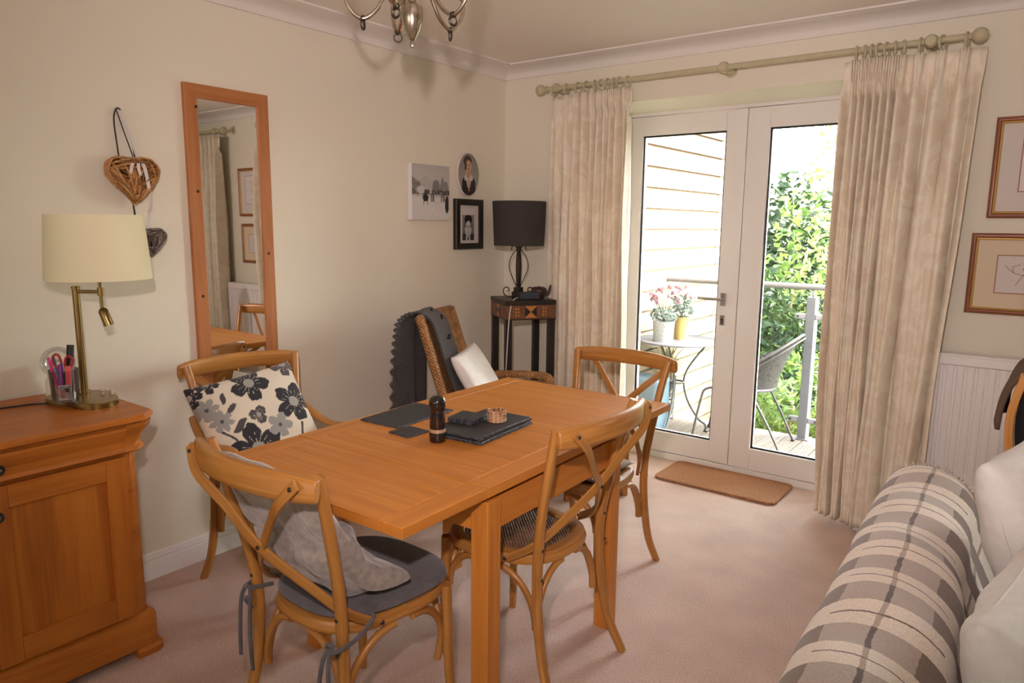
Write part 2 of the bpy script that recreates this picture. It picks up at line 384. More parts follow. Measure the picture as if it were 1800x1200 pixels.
    def ball(s, c, r, seg=20, mi=0, sz=1.):
        n = seg//2
        return s.lathe([(max(0, r*math.sin(PI*i/n)), -r*sz*math.cos(PI*i/n)) for i in range(n+1)], c, seg, mi)
    def grid(s, fn, nu, nv, uvfn=None, mi=0, closed_u=False, flip=False):
        V = []; F = []; U = []
        mu = nu if closed_u else nu+1
        for j in range(nv+1):
            for i in range(mu): V.append(fn(i/nu, j/nv))
        uvfn = uvfn or (lambda a, b: (a, b))
        for j in range(nv):
            for i in range(nu):
                i2 = (i+1) % mu
                q = [j*mu+i, j*mu+i2, (j+1)*mu+i2, (j+1)*mu+i]; t = [uvfn(i/nu, j/nv), uvfn((i+1)/nu, j/nv), uvfn((i+1)/nu, (j+1)/nv), uvfn(i/nu, (j+1)/nv)]
                if flip: q.reverse(); t.reverse()
                F.append(q); U.append(t)
        return s.add(V, F, U, mi)
    def build(s, name, mat, parent=None, smooth=False, bevel=0., sub=0, solid=0., loc=None, rot=None, angle=None, weld=True, segs=2, disp=None):
        me = bpy.data.meshes.new(name); me.from_pydata(s.v, [], s.f)
        ul = me.uv_layers.new(name='UVMap'); k = 0
        flat = [c for f in s.uv for t in f for c in t]; ul.data.foreach_set('uv', flat)
        for mt in (mat if isinstance(mat, (list, tuple)) else [mat]): me.materials.append(M[mt] if isinstance(mt, str) else mt)
        me.polygons.foreach_set('material_index', s.mi)
        if s.c:
            ca = me.color_attributes.new('Col', 'FLOAT_COLOR', 'POINT'); ca.data.foreach_set('color', [x for q in s.c for x in (*q, 1.)])
        bm = bmesh.new(); bm.from_mesh(me)
        if weld and not s.c: bmesh.ops.remove_doubles(bm, verts=bm.verts, dist=1e-5)
        bmesh.ops.recalc_face_normals(bm, faces=bm.faces); bm.to_mesh(me); bm.free()
        if smooth: me.polygons.foreach_set('use_smooth', [True]*len(me.polygons))
        if smooth and angle: me.set_sharp_from_angle(angle=math.radians(angle))
        me.update()
        o = bpy.data.objects.new(name, me); col.objects.link(o)
        if parent: o.parent = parent
        if loc: o.location = loc
        if rot: o.rotation_euler = rot
        if solid: q = o.modifiers.new('solid', 'SOLIDIFY'); q.thickness = solid; q.offset = 0
        if bevel: q = o.modifiers.new('bevel', 'BEVEL'); q.width = bevel; q.segments = segs; q.limit_method = 'ANGLE'; q.angle_limit = math.radians(40)
        if sub: q = o.modifiers.new('sub', 'SUBSURF'); q.levels = sub; q.render_levels = sub
        return o
def thing(name, label, cat, loc=(0, 0, 0), rotz=0., group=None):
    o = bpy.data.objects.new(name, None); col.objects.link(o); o.empty_display_size = .05
    o.location = loc; o.rotation_euler = (0, 0, rotz); o['label'] = label; o['category'] = cat
    if group: o['group'] = group
    return o
def tag(o, label, cat, group=None):
    o['label'] = label; o['category'] = cat
    if group: o['group'] = group
    return o
def struct(o): o['kind'] = 'structure'; return o
def dup(root, loc, rotz, label, group=None):
    r = root.copy(); col.objects.link(r); r.location = loc; r.rotation_euler = (0, 0, rotz); r['label'] = label
    if group: r['group'] = group
    for ch in list(root.children):
        c = ch.copy(); col.objects.link(c); c.parent = r
        for g in list(ch.children):
            d = g.copy(); col.objects.link(d); d.parent = c
    return r
def bez(P, n=12):
    """Catmull-Rom through points"""
    P = [Vector(p) for p in P]; out = []
    Q = [P[0]*2-P[1]]+P+[P[-1]*2-P[-2]]
    for i in range(1, len(Q)-2):
        a, b, c, d = Q[i-1:i+3]
        for k in range(n):
            t = k/n; out.append(.5*((2*b)+(c-a)*t+(2*a-5*b+4*c-d)*t*t+(-a+3*b-3*c+d)*t**3))
    out.append(P[-1]); return out
def oval(a, b, n=12, p=2.):
    o = []
    for i in range(n):
        t = 2*PI*i/n; c, s_ = math.cos(t), math.sin(t)
        o.append((a*math.copysign(abs(c)**(2/p), c), b*math.copysign(abs(s_)**(2/p), s_)))
    return o
def rrect(w_, h, r, n=5):
    o = []
    for cx, cy, a0 in ((w_/2-r, h/2-r, 0), (-w_/2+r, h/2-r, PI/2), (-w_/2+r, -h/2+r, PI), (w_/2-r, -h/2+r, 1.5*PI)):
        for i in range(n+1): a = a0+PI/2*i/n; o.append((cx+r*math.cos(a), cy+r*math.sin(a)))
    return o
def hsh(*a):
    x = math.sin(sum(v*k for v, k in zip(a, (12.9898, 78.233, 37.719, 4.581))))*43758.5453; return x-math.floor(x)
def vnoise(x, y, s=0):
    i, j = math.floor(x), math.floor(y); fx, fy = x-i, y-j; fx = fx*fx*(3-2*fx); fy = fy*fy*(3-2*fy)
    return (hsh(i, j, s)*(1-fx)+hsh(i+1, j, s)*fx)*(1-fy)+(hsh(i, j+1, s)*(1-fx)+hsh(i+1, j+1, s)*fx)*fy

# ================================================================== SETTING
RX0, RX1, RY0 = 0., 5.5, -9.0
CZ = 2.40; DY = .41; SOF = 2.134; DX0, DX1 = .60, 2.19
WX0, WX1, WZ0, WZ1 = 3.75, 5.05, .95, 2.10
struct(MB().box(RX0-.3, RX1+.3, RY0-.3, DY, -.12, 0).build('floor', 'carpet'))
struct(MB().box(RX0-.3, RX1+.3, RY0-.3, DY+.05, CZ, CZ+.15).build('ceiling', 'ceiling'))
struct(MB().box(-.25, 0, RY0-.2, DY, 0, CZ).build('wall_left', 'wall'))
b = MB()
b.box(0, DX0, 0, DY+.09, 0, CZ); b.box(DX0, DX1, 0, DY+.09, SOF, CZ); b.box(DX1, WX0, 0, DY+.09, 0, CZ)
b.box(WX0, WX1, 0, DY+.09, 0, WZ0); b.box(WX0, WX1, 0, DY+.09, WZ1, CZ); b.box(WX1, RX1+.2, 0, DY+.09, 0, CZ)
struct(b.build('wall_back', 'wall'))
struct(MB().box(RX1, RX1+.2, RY0-.2, 0, 0, CZ).build('wall_right', 'wall'))
struct(MB().box(RX0, RX1, RY0-.2, RY0, 0, CZ).build('wall_front', 'wall'))
# cornice: cove from (wall, z=2.34) to (ceiling, .15 out)
def cornice_prof():
    p = [(0, CZ), (0, 2.338), (.012, 2.338), (.016, 2.346)]
    for i in range(7):
        a = PI/2*i/6; p.append((.02+.108*(1-math.cos(a)), 2.352+.036*math.sin(a)))
    p += [(.136, 2.392), (.15, 2.392), (.15, CZ)]
    return p
def wall_run(prof, axis, lo, hi, sgn):
    """prof (out,z); axis y: along the left wall, x: along the back wall"""
    b = MB(); n = len(prof)
    V = [((o, t, z) if axis == 'y' else (t, -o, z)) for t in (lo, hi) for o, z in prof]
    F = [[i, (i+1) % n, (i+1) % n+n, i+n] for i in range(n)]+[list(range(n)), list(range(n, 2*n))[::-1]]
    b.add(V, F); return b
cp = cornice_prof()
struct(wall_run(cp, 'y', RY0, 0, 1).build('trim_1', 'cornice', smooth=True, angle=35))
struct(wall_run(cp, 'x', 0, RX1, 1).build('trim_2', 'cornice', smooth=True, angle=35))
sp = [(0, 0), (.018, 0), (.018, .074), (.0145, .077), (.0145, .082), (.017, .085), (.017, .093), (.0125, .096), (.0125, .104), (.006, .110), (0, .111)]
struct(wall_run(sp, 'y', RY0, 0, 1).build('baseboard_left', 'skirting'))
struct(wall_run(sp, 'x', 0, DX0, 1).build('baseboard_back', 'skirting'))
struct(wall_run(sp, 'x', DX1, RX1, 1).build('baseboard_right', 'skirting'))

# door: frame + two leaves
fr = MB().box(DX0, DX0+.035, DY-.005, DY+.085, 0, SOF, 'z').box(DX1-.035, DX1, DY-.005, DY+.085, 0, SOF, 'z').box(DX0, DX1, DY-.005, DY+.085, SOF-.02, SOF).box(DX0+.035, DX1-.035, DY-.012, DY+.085, 0, .040)
struct(fr.build('trim_3', 'upvc', bevel=.003))
def leaf(name, x0, x1, gx0, gx1, label, handle=False):
    z0, z1, g0, g1 = .044, SOF-.022, .170, 2.0
    b = MB().box(x0, gx0, DY, DY+.07, z0, z1, 'z').box(gx1, x1, DY, DY+.07, z0, z1, 'z').box(gx0, gx1, DY, DY+.07, z0, g0).box(gx0, gx1, DY, DY+.07, g1, z1)
    o = struct(b.build(name, 'upvc', bevel=.004))
    e = .010
    b = MB().box(gx0, gx1, DY+.016, DY+.026, g0, g0+e).box(gx0, gx1, DY+.016, DY+.026, g1-e, g1).box(gx0, gx0+e, DY+.016, DY+.026, g0, g1).box(gx1-e, gx1, DY+.016, DY+.026, g0, g1)
    b.build('gasket', 'gasket', o)
    MB().box(gx0, gx1, DY+.028, DY+.034, g0, g1).build('door_glass', 'glass', o)
    if handle:
        hx = (gx1+x1)/2-.022
        h = MB().box(hx-.016, hx+.016, DY-.010, DY, 1.0, 1.075).build('handle_plate', 'steel', o, bevel=.003)
        MB().tube(bez([(hx, DY-.008, 1.04), (hx, DY-.045, 1.04), (hx-.02, DY-.052, 1.04), (hx-.135, DY-.052, 1.042)], 5), .009).build('lever', 'steel', h, smooth=True)
        k = MB().box(hx-.014, hx+.014, DY-.008, DY, .885, .945).build('lock_plate', 'steel', o, bevel=.003)
        MB().lathe([(0, 0), (.006, 0), (.006, .004), (0, .004)], (hx, DY-.008, .92), 12, axis='y').box(hx-.003, hx+.003, DY-.013, DY-.008, .895, .92).build('keyhole', 'gasket', k)
    return o
leaf('door_1', DX0+.037, 1.392, .749, 1.275, '', True)
leaf('door_2', 1.396, DX1-.037, 1.520, 2.040, '')
# second window on the same wall (seen only through the mirror's edge, behind its curtain)
b = MB().box(WX0, WX0+.06, .10, .17, WZ0, WZ1).box(WX1-.06, WX1, .10, .17, WZ0, WZ1).box(WX0, WX1, .10, .17, WZ0, WZ0+.06).box(WX0, WX1, .10, .17, WZ1-.06, WZ1).box(4.37, 4.43, .10, .17, WZ0, WZ1)
wn = struct(b.build('window_1', 'upvc', bevel=.004)); MB().box(WX0+.06, WX1-.06, .13, .136, WZ0+.06, WZ1-.06).build('pane', 'glass', wn)

# ================================================================== CURTAINS AND POLE
PY, PZ = -.10, 2.235
def pole(x0, x1, brackets, label, ball=.031):
    t = thing('curtain_pole', label, 'curtain pole', (x0, PY, PZ))
    MB().tube([(0, 0, 0), (x1-x0, 0, 0)], .0135, 16).build('rod', 'pole_sage', t, smooth=True, angle=40)
    for s_, xx in ((-1, 0), (1, x1-x0)):
        pr = [(0, 0), (.013, 0), (.019, .004), (.019, .010), (.012, .014), (.012, .022), (.016, .026)]
        k = 12
        for i in range(1, k+1):
            a = PI*i/k*.86+PI*.14; pr.append((max(ball*math.sin(a), 0), .026+ball-ball*math.cos(a)-.004))
        MB().lathe([(r, s_*z) for r, z in pr], (xx, 0, 0), 20, axis='x').build('finial', 'pole_sage', t, smooth=True, angle=40)
    for bx in brackets:
        MB().lathe([(0, .022), (.02, .022), (.026, .012), (.028, 0), (.026, -.014), (.016, -.024), (.014, -.045), (.018, -.05), (.022, -.06), (.022, -.098), (.034, -.098), (.034, -.1), (0, -.1)], (bx-x0, 0, 0), 20, axis='y').build('bracket', 'pole_sage', t, smooth=True, angle=40)
    return t
POLE = pole(.39, 2.455, (.445, 1.439, 2.335), 'pale sage wooden curtain pole with ball finials above the glazed doors')
pole(3.07, 5.3, (3.16, 5.2), 'pale sage curtain pole of the second window, seen in the mirror')
def ring_proto():
    n = 20; b = MB(); R_, r = .0285, .0055
    b.tube([(0, R_*math.cos(2*PI*i/n), R_*math.sin(2*PI*i/n)) for i in range(n)], r, 8, closed=True, ref=(1, 0, 0))
    b.tube([(0, 0, -R_-.002), (0, 0, -R_-.018)], .0018, 6)
    return b.build('curtain_ring', 'pole_sage', None, smooth=True)
RING = ring_proto(); ring_used = [False]
def ring(x, tilt, label, grp):
    o = RING if not ring_used[0] else RING.copy()
    if ring_used[0]: col.objects.link(o)
    ring_used[0] = True
    o.location = (x, PY, PZ-.0125); o.rotation_euler = (0, 0, tilt); tag(o, label, 'curtain ring', grp)
def curtain(name, x0t, x1t, x0b, x1b, pleats, label, zb=.03, yb=lambda s: 0., seed=0, lead=0, zt=2.19):
    """pleats: list of s-positions (0..1) of the pinch pleats; folds below follow them"""
    t = thing(name, label, 'curtain', ((x0t+x1t)/2, PY, zb))
    ox, oy, oz = t.location
    ps = [0.]+pleats+[1.]
    NU = 26*(len(ps)-1)
    # map u -> s so that every gap gets the same number of columns
    def s_of(u):
        k = u*(len(ps)-1); i = min(int(k), len(ps)-2); return ps[i]+(ps[i+1]-ps[i])*(k-i), k
    def pt(u, v):
        s_, k = s_of(u); z = zt+(zb-zt)*v
        h = max(0., (z-(zt-.135))/.135)               # 1 at the top of the header
        below = 1-min(1., max(0., (zt-.13-z)/.5)); 
        x = (x0t+(x1t-x0t)*s_)*(1-v)+(x0b+(x1b-x0b)*s_)*v
        gap = 1./(len(ps)-1); i = int(round(k)); d = k-i        # d: signed distance from the nearest pleat, in gaps
        wgt = (ps[min(i+1, len(ps)-1)]-ps[max(i-1, 0)])*.5*(x1t-x0t)
        amp = .036+.024*hsh(i, seed)
        # pleat lines stand forward as broad rolls, narrow valleys between them
        wob = (.30*math.sin(3.1*v+i*1.7+seed)+.22*math.sin(7*v+i))*(1-below)
        kk = k+wob*.10*min(1, 3*(.5-abs(d)))
        e_ = abs(math.cos(PI*kk)); fold = 2*e_**1.3-1
        fold2 = 2*e_**.62-1+.16*math.sin(2*PI*(kk*1.0)+i*2.4+4*v)*e_
        if int(math.floor(k+1e-6)) % 2 == (seed % 2) and 1 <= k < len(ps)-2:      # neighbouring pleats fall together into broad folds
            fold2 += max(0., .72-fold2)*.85*min(1., max(0., v-.08)*3.5)
        f = fold*below+fold2*(1-below)
        y = -amp*(.60+.40*min(1, v*3))*f
        ip = max(1, min(len(ps)-2, i)); dx = (s_-ps[ip])*(x1t-x0t)
        if h > 0:                                      # pinch-pleat header: flat spans, triple fingers at each ring
            q_ = max(0., 1-abs(dx)/.021); hw = min(1., h*4)
            yh = .010-.034*min(1., q_*2.2)-.0085*math.cos(2*PI*dx/.0125)*min(1., q_*3)
            y = y*(1-hw)+yh*hw*(1-.25*math.exp(-((z-(zt-.125))/.04)**2))
        pin_ = math.exp(-((z-(zt-.120))/.038)**2)
        if abs(dx) < .034: x -= dx*.50*pin_*(1-abs(dx)/.034)
        x += .006*math.sin(9*v+i*2.3+seed)*min(1, v*2)*(1-.5*below)
        y += yb(s_)*v*v
        if x1b < 1.2 and s_ < .3: q_ = 1-s_/.3; y = y*(1-.55*q_)+.045*q_
        if s_ > .9 and x1b > 2.3: y -= .035*(s_-.9)/.1*min(1, v*2)
        return (x-ox, PY+y-oy-.004, z-oz)
    MB().grid(pt, NU, 72, lambda u, v: (u*1.4, v*2.2)).build('fabric', 'curtain', t, smooth=True, solid=.003)
    return t
LP = [.07, .22, .37, .47, .57, .65, .72, .79, .86, .95]
RP = [.085, .145, .20, .255, .31, .37, .43, .55, .70, .86]
CL = curtain('curtain', .395, .935, .395, .955, LP, 'narrow cream damask curtain hanging beside the black lamp', seed=2)
CR = curtain('curtain', 2.0, 2.54, 1.985, 2.468, RP, 'wide cream damask curtain hanging beside the radiator', seed=5, zb=.03, yb=lambda s: .15*(1-s)**1.5+.02)
curtain('curtain', 3.10, 3.66, 3.08, 3.64, [.08, .2, .32, .44, .56, .68, .8, .92], 'cream curtain of the second window, seen in the mirror', seed=9)
for i, s_ in enumerate(LP): ring(.395+.54*s_, .25*math.sin(i*2.1), 'pale sage curtain ring holding the curtain beside the black lamp', 'rings of the curtain beside the lamp')
for i, s_ in enumerate(RP): ring(2.0+.54*s_, .35*math.sin(i*1.3+.5), 'pale sage curtain ring holding the curtain beside the radiator', 'rings of the curtain beside the radiator')

# ================================================================== RADIATOR
def radiator():
    x0, x1, z0, z1, yb, yf = 2.480, 3.09, .33, .925, -.030, -.085
    t = thing('radiator', 'white ribbed panel radiator under the framed drawings', 'radiator', ((x0+x1)/2, -.07, z0))
    O = Vector(t.location); P = .0385
    def pt(u, v):
        x = x0+.012+u*(x1-x0-.024); z = z0+.02+v*(z1-z0-.07)
        ph = ((x-x0-.012)/P) % 1.0; e = min(1, max(0, min(v, 1-v)*30))
        d = max(0., min(1., (abs(ph-.5)-.09)/.10)); d = 1-d*d*(3-2*d)
        return Vector((x, yf+.010*d*e, z))-O
    MB().grid(pt, 8*22, 24).build('front_panel', 'radiator', t, smooth=True)
    b = MB().box(x0, x1, yf-.004, yb, z1-.012, z1).box(x0, x0+.012, yf-.002, yb, z0, z1-.006).box(x1-.012, x1, yf-.002, yb, z0, z1-.006).box(x0, x1, yf-.002, yf+.012, z1-.05, z1-.006).box(x0, x1, yf-.002, yf+.012, z0, z0+.022)
    b.v = [tuple(Vector(v)-O) for v in b.v]; b.build('casing', 'radiator', t, bevel=.005)
    b = MB().box(x0+.01, x1-.01, yb-.01, yb, z0, z1-.02).box(x0+.15, x0+.19, yb, -.001, z0+.1, z1-.1).box(x1-.19, x1-.15, yb, -.001, z0+.1, z1-.1)
    b.v = [tuple(Vector(v)-O) for v in b.v]; b.build('back_panel', 'radiator', t)
    for xx in (x0+.05, x1-.05):
        b = MB().tube([(xx, -.06, z0+.02), (xx, -.06, .0)], .008)
        b.v = [tuple(Vector(v)-O) for v in b.v]; b.build('pipe', 'radiator', t, smooth=True)
radiator()

# ================================================================== PICTURES
def mitred(b, w_, h, prof, mi=0):
    """frame around a w x h opening edge (outer size); prof: (inset, out) points, closed; in local x,z with -y out"""
    n = len(prof); V = []; U = []
    for cx, cz in ((-1, -1), (1, -1), (1, 1), (-1, 1)):
        for ins, out in prof: V.append((cx*(w_/2-ins), -out, cz*(h/2-ins)))
    F = []
    for k in range(4):
        k2 = (k+1) % 4; L = w_ if k % 2 == 0 else h
        for j in range(n):
            j2 = (j+1) % n; F.append([k*n+j, k2*n+j, k2*n+j2, k*n+j2]); a, c = prof[j][0]+prof[j][1], prof[j2][0]+prof[j2][1]; U.append([(0, a), (L, a), (L, c), (0, c)])
    b.add(V, F, U, mi)
def strokes(b, lines, y, wd, mi=0):
    for ln in lines:
        for (x0, z0), (x1, z1) in zip(ln, ln[1:]):
            d = math.hypot(x1-x0, z1-z0) or 1; nx, nz = -(z1-z0)/d*wd/2, (x1-x0)/d*wd/2
            b.add([(x0-nx, y, z0-nz), (x1-nx, y, z1-nz), (x1+nx, y, z1+nz), (x0+nx, y, z0+nz)], [[0, 1, 2, 3]], None, mi)
def framed_drawing(loc, w_, h, iw, ih, icz, mount, label, lines, tilt=0):
    t = thing('framed_drawing', label, 'picture', loc)
    b = MB(); mitred(b, w_, h, [(0, 0), (0, .012), (.006, .020), (.014, .021), (.021, .016), (.021, 0)]); b.build('frame', 'frame_wood', t, bevel=.001)
    b = MB(); mitred(b, w_-.040, h-.040, [(0, 0), (0, .017), (.004, .018), (.008, .013), (.008, 0)]); b.build('gilt_slip', 'gold', t)
    MB().box(-w_/2+.02, w_/2-.02, -.008, 0, -h/2+.02, h/2-.02).build('mount', mount, t)
    b = MB(); b.add([(-iw/2, -.0084, icz-ih/2), (iw/2, -.0084, icz-ih/2), (iw/2, -.0084, icz+ih/2), (-iw/2, -.0084, icz+ih/2)], [[0, 1, 2, 3]], None, 0)
    e = .004
    for x0, x1, z0, z1 in ((-iw/2-e, iw/2+e, -ih/2-e, -ih/2), (-iw/2-e, iw/2+e, ih/2, ih/2+e), (-iw/2-e, -iw/2, -ih/2, ih/2), (iw/2, iw/2+e, -ih/2, ih/2)):
        b.add([(x0, -.0086, icz+z0), (x1, -.0086, icz+z0), (x1, -.0086, icz+z1), (x0, -.0086, icz+z1)], [[0, 1, 2, 3]], None, 1)
    strokes(b, [[(x*iw/2, icz+z*ih/2) for x, z in ln] for ln in lines], -.0088, .0022, 2)
    b.build('drawing', ['paper' if mount == 'mount_white' else 'mount_white', 'picture_line', 'ink'], t)
    return t
def curve2(P, n=8): return [(p.x, p.y) for p in bez([(x, y, 0) for x, y in P], n)]
dr1 = [curve2([(-.1, .55), (-.3, .2), (-.1, 0), (.1, -.25), (-.05, -.4)]), curve2([(.25, .6), (.05, .3), (.3, .05), (.1, -.2)]), curve2([(-.4, .1), (-.2, -.1), (0, .1)]), curve2([(-.05, .5), (.15, .65), (.3, .5)]), [(-.35, -.7), (.3, -.68)], [(-.2, -.76), (.2, -.75)]]
dr2 = [curve2([(-.75, .5), (-.4, .1), (0, -.05), (.5, -.35)]), curve2([(-.3, -.6), (-.1, -.1), (.2, .35), (.5, .55)]), curve2([(0, -.05), (.35, .05), (.7, .0)]), curve2([(-.4, .1), (-.45, .4), (-.2, .55)]), curve2([(.1, .1), (-.1, .3), (.05, .5)]), [(.4, -.7), (.75, -.66)]]
framed_drawing((2.782, -.001, 1.712), .380, .412, .175, .232, .02, 'mount_white', 'gilt-edged framed ink drawing, the upper of two beside the curtain', dr1)
framed_drawing((2.752, -.001, 1.272), .405, .342, .20, .155, 0., 'mount_cream', 'cream-mounted framed sketch above the radiator, the lower of two', dr2)

def raster(b, w_, h, nx, nz, fn, y, mask=None):
    V = []; C = []; F = []
    for j in range(nz+1):
        for i in range(nx+1):
            a, c = i/nx*2-1, j/nz*2-1; V.append((a*w_/2, y, c*h/2)); C.append(fn(a, c))
    for j in range(nz):
        for i in range(nx):
            if mask and not mask((i+.5)/nx*2-1, (j+.5)/nz*2-1): continue
            F.append([j*(nx+1)+i, j*(nx+1)+i+1, (j+1)*(nx+1)+i+1, (j+1)*(nx+1)+i])
    b.add(V, F); b.c = (b.c or [])+C
def ell(x, y, cx, cy, rx, ry): return ((x-cx)/rx)**2+((y-cy)/ry)**2 < 1
def g_(v): v = max(.012, v*1.18-.045); return (v, v*.97, v*.95)
WROT = PI/2           # pictures on the left wall face +x : local -y -> +x
def street(x, z):
    n = vnoise(x*14, z*14); n2 = vnoise(x*40, z*40, 3)
    if z < -.08:
        c = .66-.05*n
        if z > -.16 and n2 > .45: c = .35
        if ell(x, z, -.30, -.20, .16, .13): c = .05
        if (abs(x+.40) < .02 or abs(x+.20) < .02) and -.48 < z < -.2: c = .10
        if ell(x, z, .86, -.42, .11, .33): c = .06
        for fx in (.12, .55, .68, .02):
            if abs(x-fx) < .035 and -.32 < z: c = .12
        if abs(z+.36) < .012 and .1 < x < .7: c = .52
        return g_(c)
    c = .50-.06*z+.03*n
    if z < .62-.55*abs(x+.25) and x > -.7 and x < .15: c = .36+.18*n2       # big pale building
    if x < -.55 and z < .55-.5*(x+1): c = .10+.25*n2
    if ell(x, z, .28, .12, .22, .36): c = .16+.14*n2
    if ell(x, z, .62, .15, .12, .40) or ell(x, z, .80, .10, .16, .34): c = .18+.16*n2
    if -.05 > z or (z < .10 and n > .4): c = .07+.08*n2
    if ell(x, z, -.55, .08, .2, .14): c = .55
    return g_(c)
t = thing('canvas_print', 'square white-edged canvas print of an old snowy street scene', 'picture', (.001, -.714, 1.63), WROT)
MB().box(-.150, .150, -.034, 0, -.150, .150).build('canvas', 'white_gloss', t, bevel=.002)
b = MB(); raster(b, .300, .300, 70, 70, street, -.0345); b.build('print', 'print', t)
def woman(x, z):
    bgc = (.30-.06*z, .29-.06*z, .26-.05*z); c = bgc
    if ell(x, z, 0, -.75, .62, .62) or (abs(x) < .66-.5*max(0, z+.35) and z < -.1 and ell(x, z, 0, -.62, .72, .62)): c = (.015, .014, .016)
    if abs(x) < .12+.35*max(0, z+.62) and -.62 < z < -.12: c = (.62, .50, .40)
    if abs(x-.02) < .06 and -.8 < z < -.3: c = (.50, .30, .22)
    if ell(x, z, -.10, .62, .40, .27): c = (.06, .035, .025)
    if ell(x, z, -.02, .40, .30, .27): c = (.58, .34, .22)
    if ell(x, z, -.30, .40, .10, .25): c = (.06, .035, .025)
    if ell(x, z, -.13, .44, .06, .025) or ell(x, z, .11, .44, .06, .025): c = (.08, .05, .04)
    if ell(x, z, -.01, .26, .09, .03): c = (.45, .12, .10)
    if ell(x, z, -.01, .35, .03, .06): c = (.50, .28, .18)
    if ell(x, z, -.22, .05, .12, .20) or ell(x, z, .12, .0, .13, .14): c = (.55, .33, .22)
    if ell(x, z, -.30, -.16, .13, .14) or ell(x, z, .28, -.16, .13, .14): c = (.62, .58, .52)
    return c
def oval_portrait():
    t = thing('oval_portrait', 'oval portrait of a dark-haired person in black, hands near chin', 'picture', (.001, -.380, 1.748), WROT)
    n = 48; W_, H_ = .192, .250
    b = MB(); b.prism([(W_/2*math.cos(2*PI*i/n), H_/2*math.sin(2*PI*i/n)) for i in range(n)], 0, .022)
    b.v = [(x, -z, y) for x, y, z in b.v]; b.build('plaque', 'mount_white', t, bevel=.003)
    b = MB(); raster(b, W_*.975, H_*.975, 90, 120, woman, -.0225, lambda x, z: x*x+z*z < .985); b.build('print', 'print', t)
oval_portrait()
def man(x, z):
    c = .16+.12*(z+1)/2
    if z < -.45 and abs(x) > .15: c = .13
    if z < -.55 and abs(x+.05) < .3+.4*(-.55-z): c = .50
    if abs(x+.02) < .10 and z < -.68: c = .05
    if z < -.5 and (x > .32 or x < -.42): c = .07
    if ell(x, z, 0, -.02, .56, .72): c = .56-.22*max(0, x)
    if ell(x, z, 0, .62, .64, .40) and not ell(x, z, .02, .12, .44, .42): c = .03
    if ell(x, z, -.55, .2, .08, .22) or ell(x, z, .55, .2, .08, .22): c = .05
    if ell(x, z, -.24, .12, .17, .035) or ell(x, z, .24, .12, .17, .035): c = .08
    if ell(x, z, -.24, .02, .10, .035) or ell(x, z, .24, .02, .10, .035): c = .10
    if ell(x, z, .04, -.14, .05, .14): c = .36
    if ell(x, z, .02, -.38, .20, .035): c = .18
    if ell(x, z, .02, -.62, .30, .06): c = .30
    return g_(c)
t = thing('framed_portrait', 'black-framed monochrome head portrait of a person beside the dark lampshade', 'picture', (.001, -.368, 1.458), WROT)
b = MB(); mitred(b, .252, .296, [(0, 0), (0, .022), (.004, .026), (.036, .026), (.036, 0)]); b.build('frame', 'black_wood', t, bevel=.001)
MB().box(-.095, .095, -.012, 0, -.116, .116).build('mount', 'mount_white', t)
b = MB(); raster(b, .108, .150, 70, 96, man, -.0125); b.v = [(x-.004, y, z-.02) for x, y, z in b.v]; b.build('print', 'print', t)

# ================================================================== MIRROR AND HEARTS
my0, my1, mz0, mz1 = -2.112, -1.728, .70, 2.006
t = thing('wall_mirror', 'tall narrow pine-framed mirror on the left wall behind the armchair', 'mirror', (.001, (my0+my1)/2, mz0), WROT)
W_, H_ = my1-my0, mz1-mz0
b = MB(); mitred(b, W_, H_, [(0, 0), (0, .018), (.003, .021), (.052, .021), (.056, .016), (.056, 0)])
b.v = [(x, y, z+H_/2) for x, y, z in b.v]; b.build('frame', 'pine', t, bevel=.001)
MB().box(-W_/2+.05, W_/2-.05, -.012, -.004, .05, H_-.05).build('mirror_glass', 'mirror', t)
for x, z in ((-W_/2+.047, 1.215), (-W_/2+.035, .88), (W_/2-.03, .62), (-W_/2+.03, .45)):
    MB().lathe([(0, .0216), (.006, .0214), (.007, .0208)], (x, 0, z), 12, axis='y').build('knot', 'twig_dark', t)

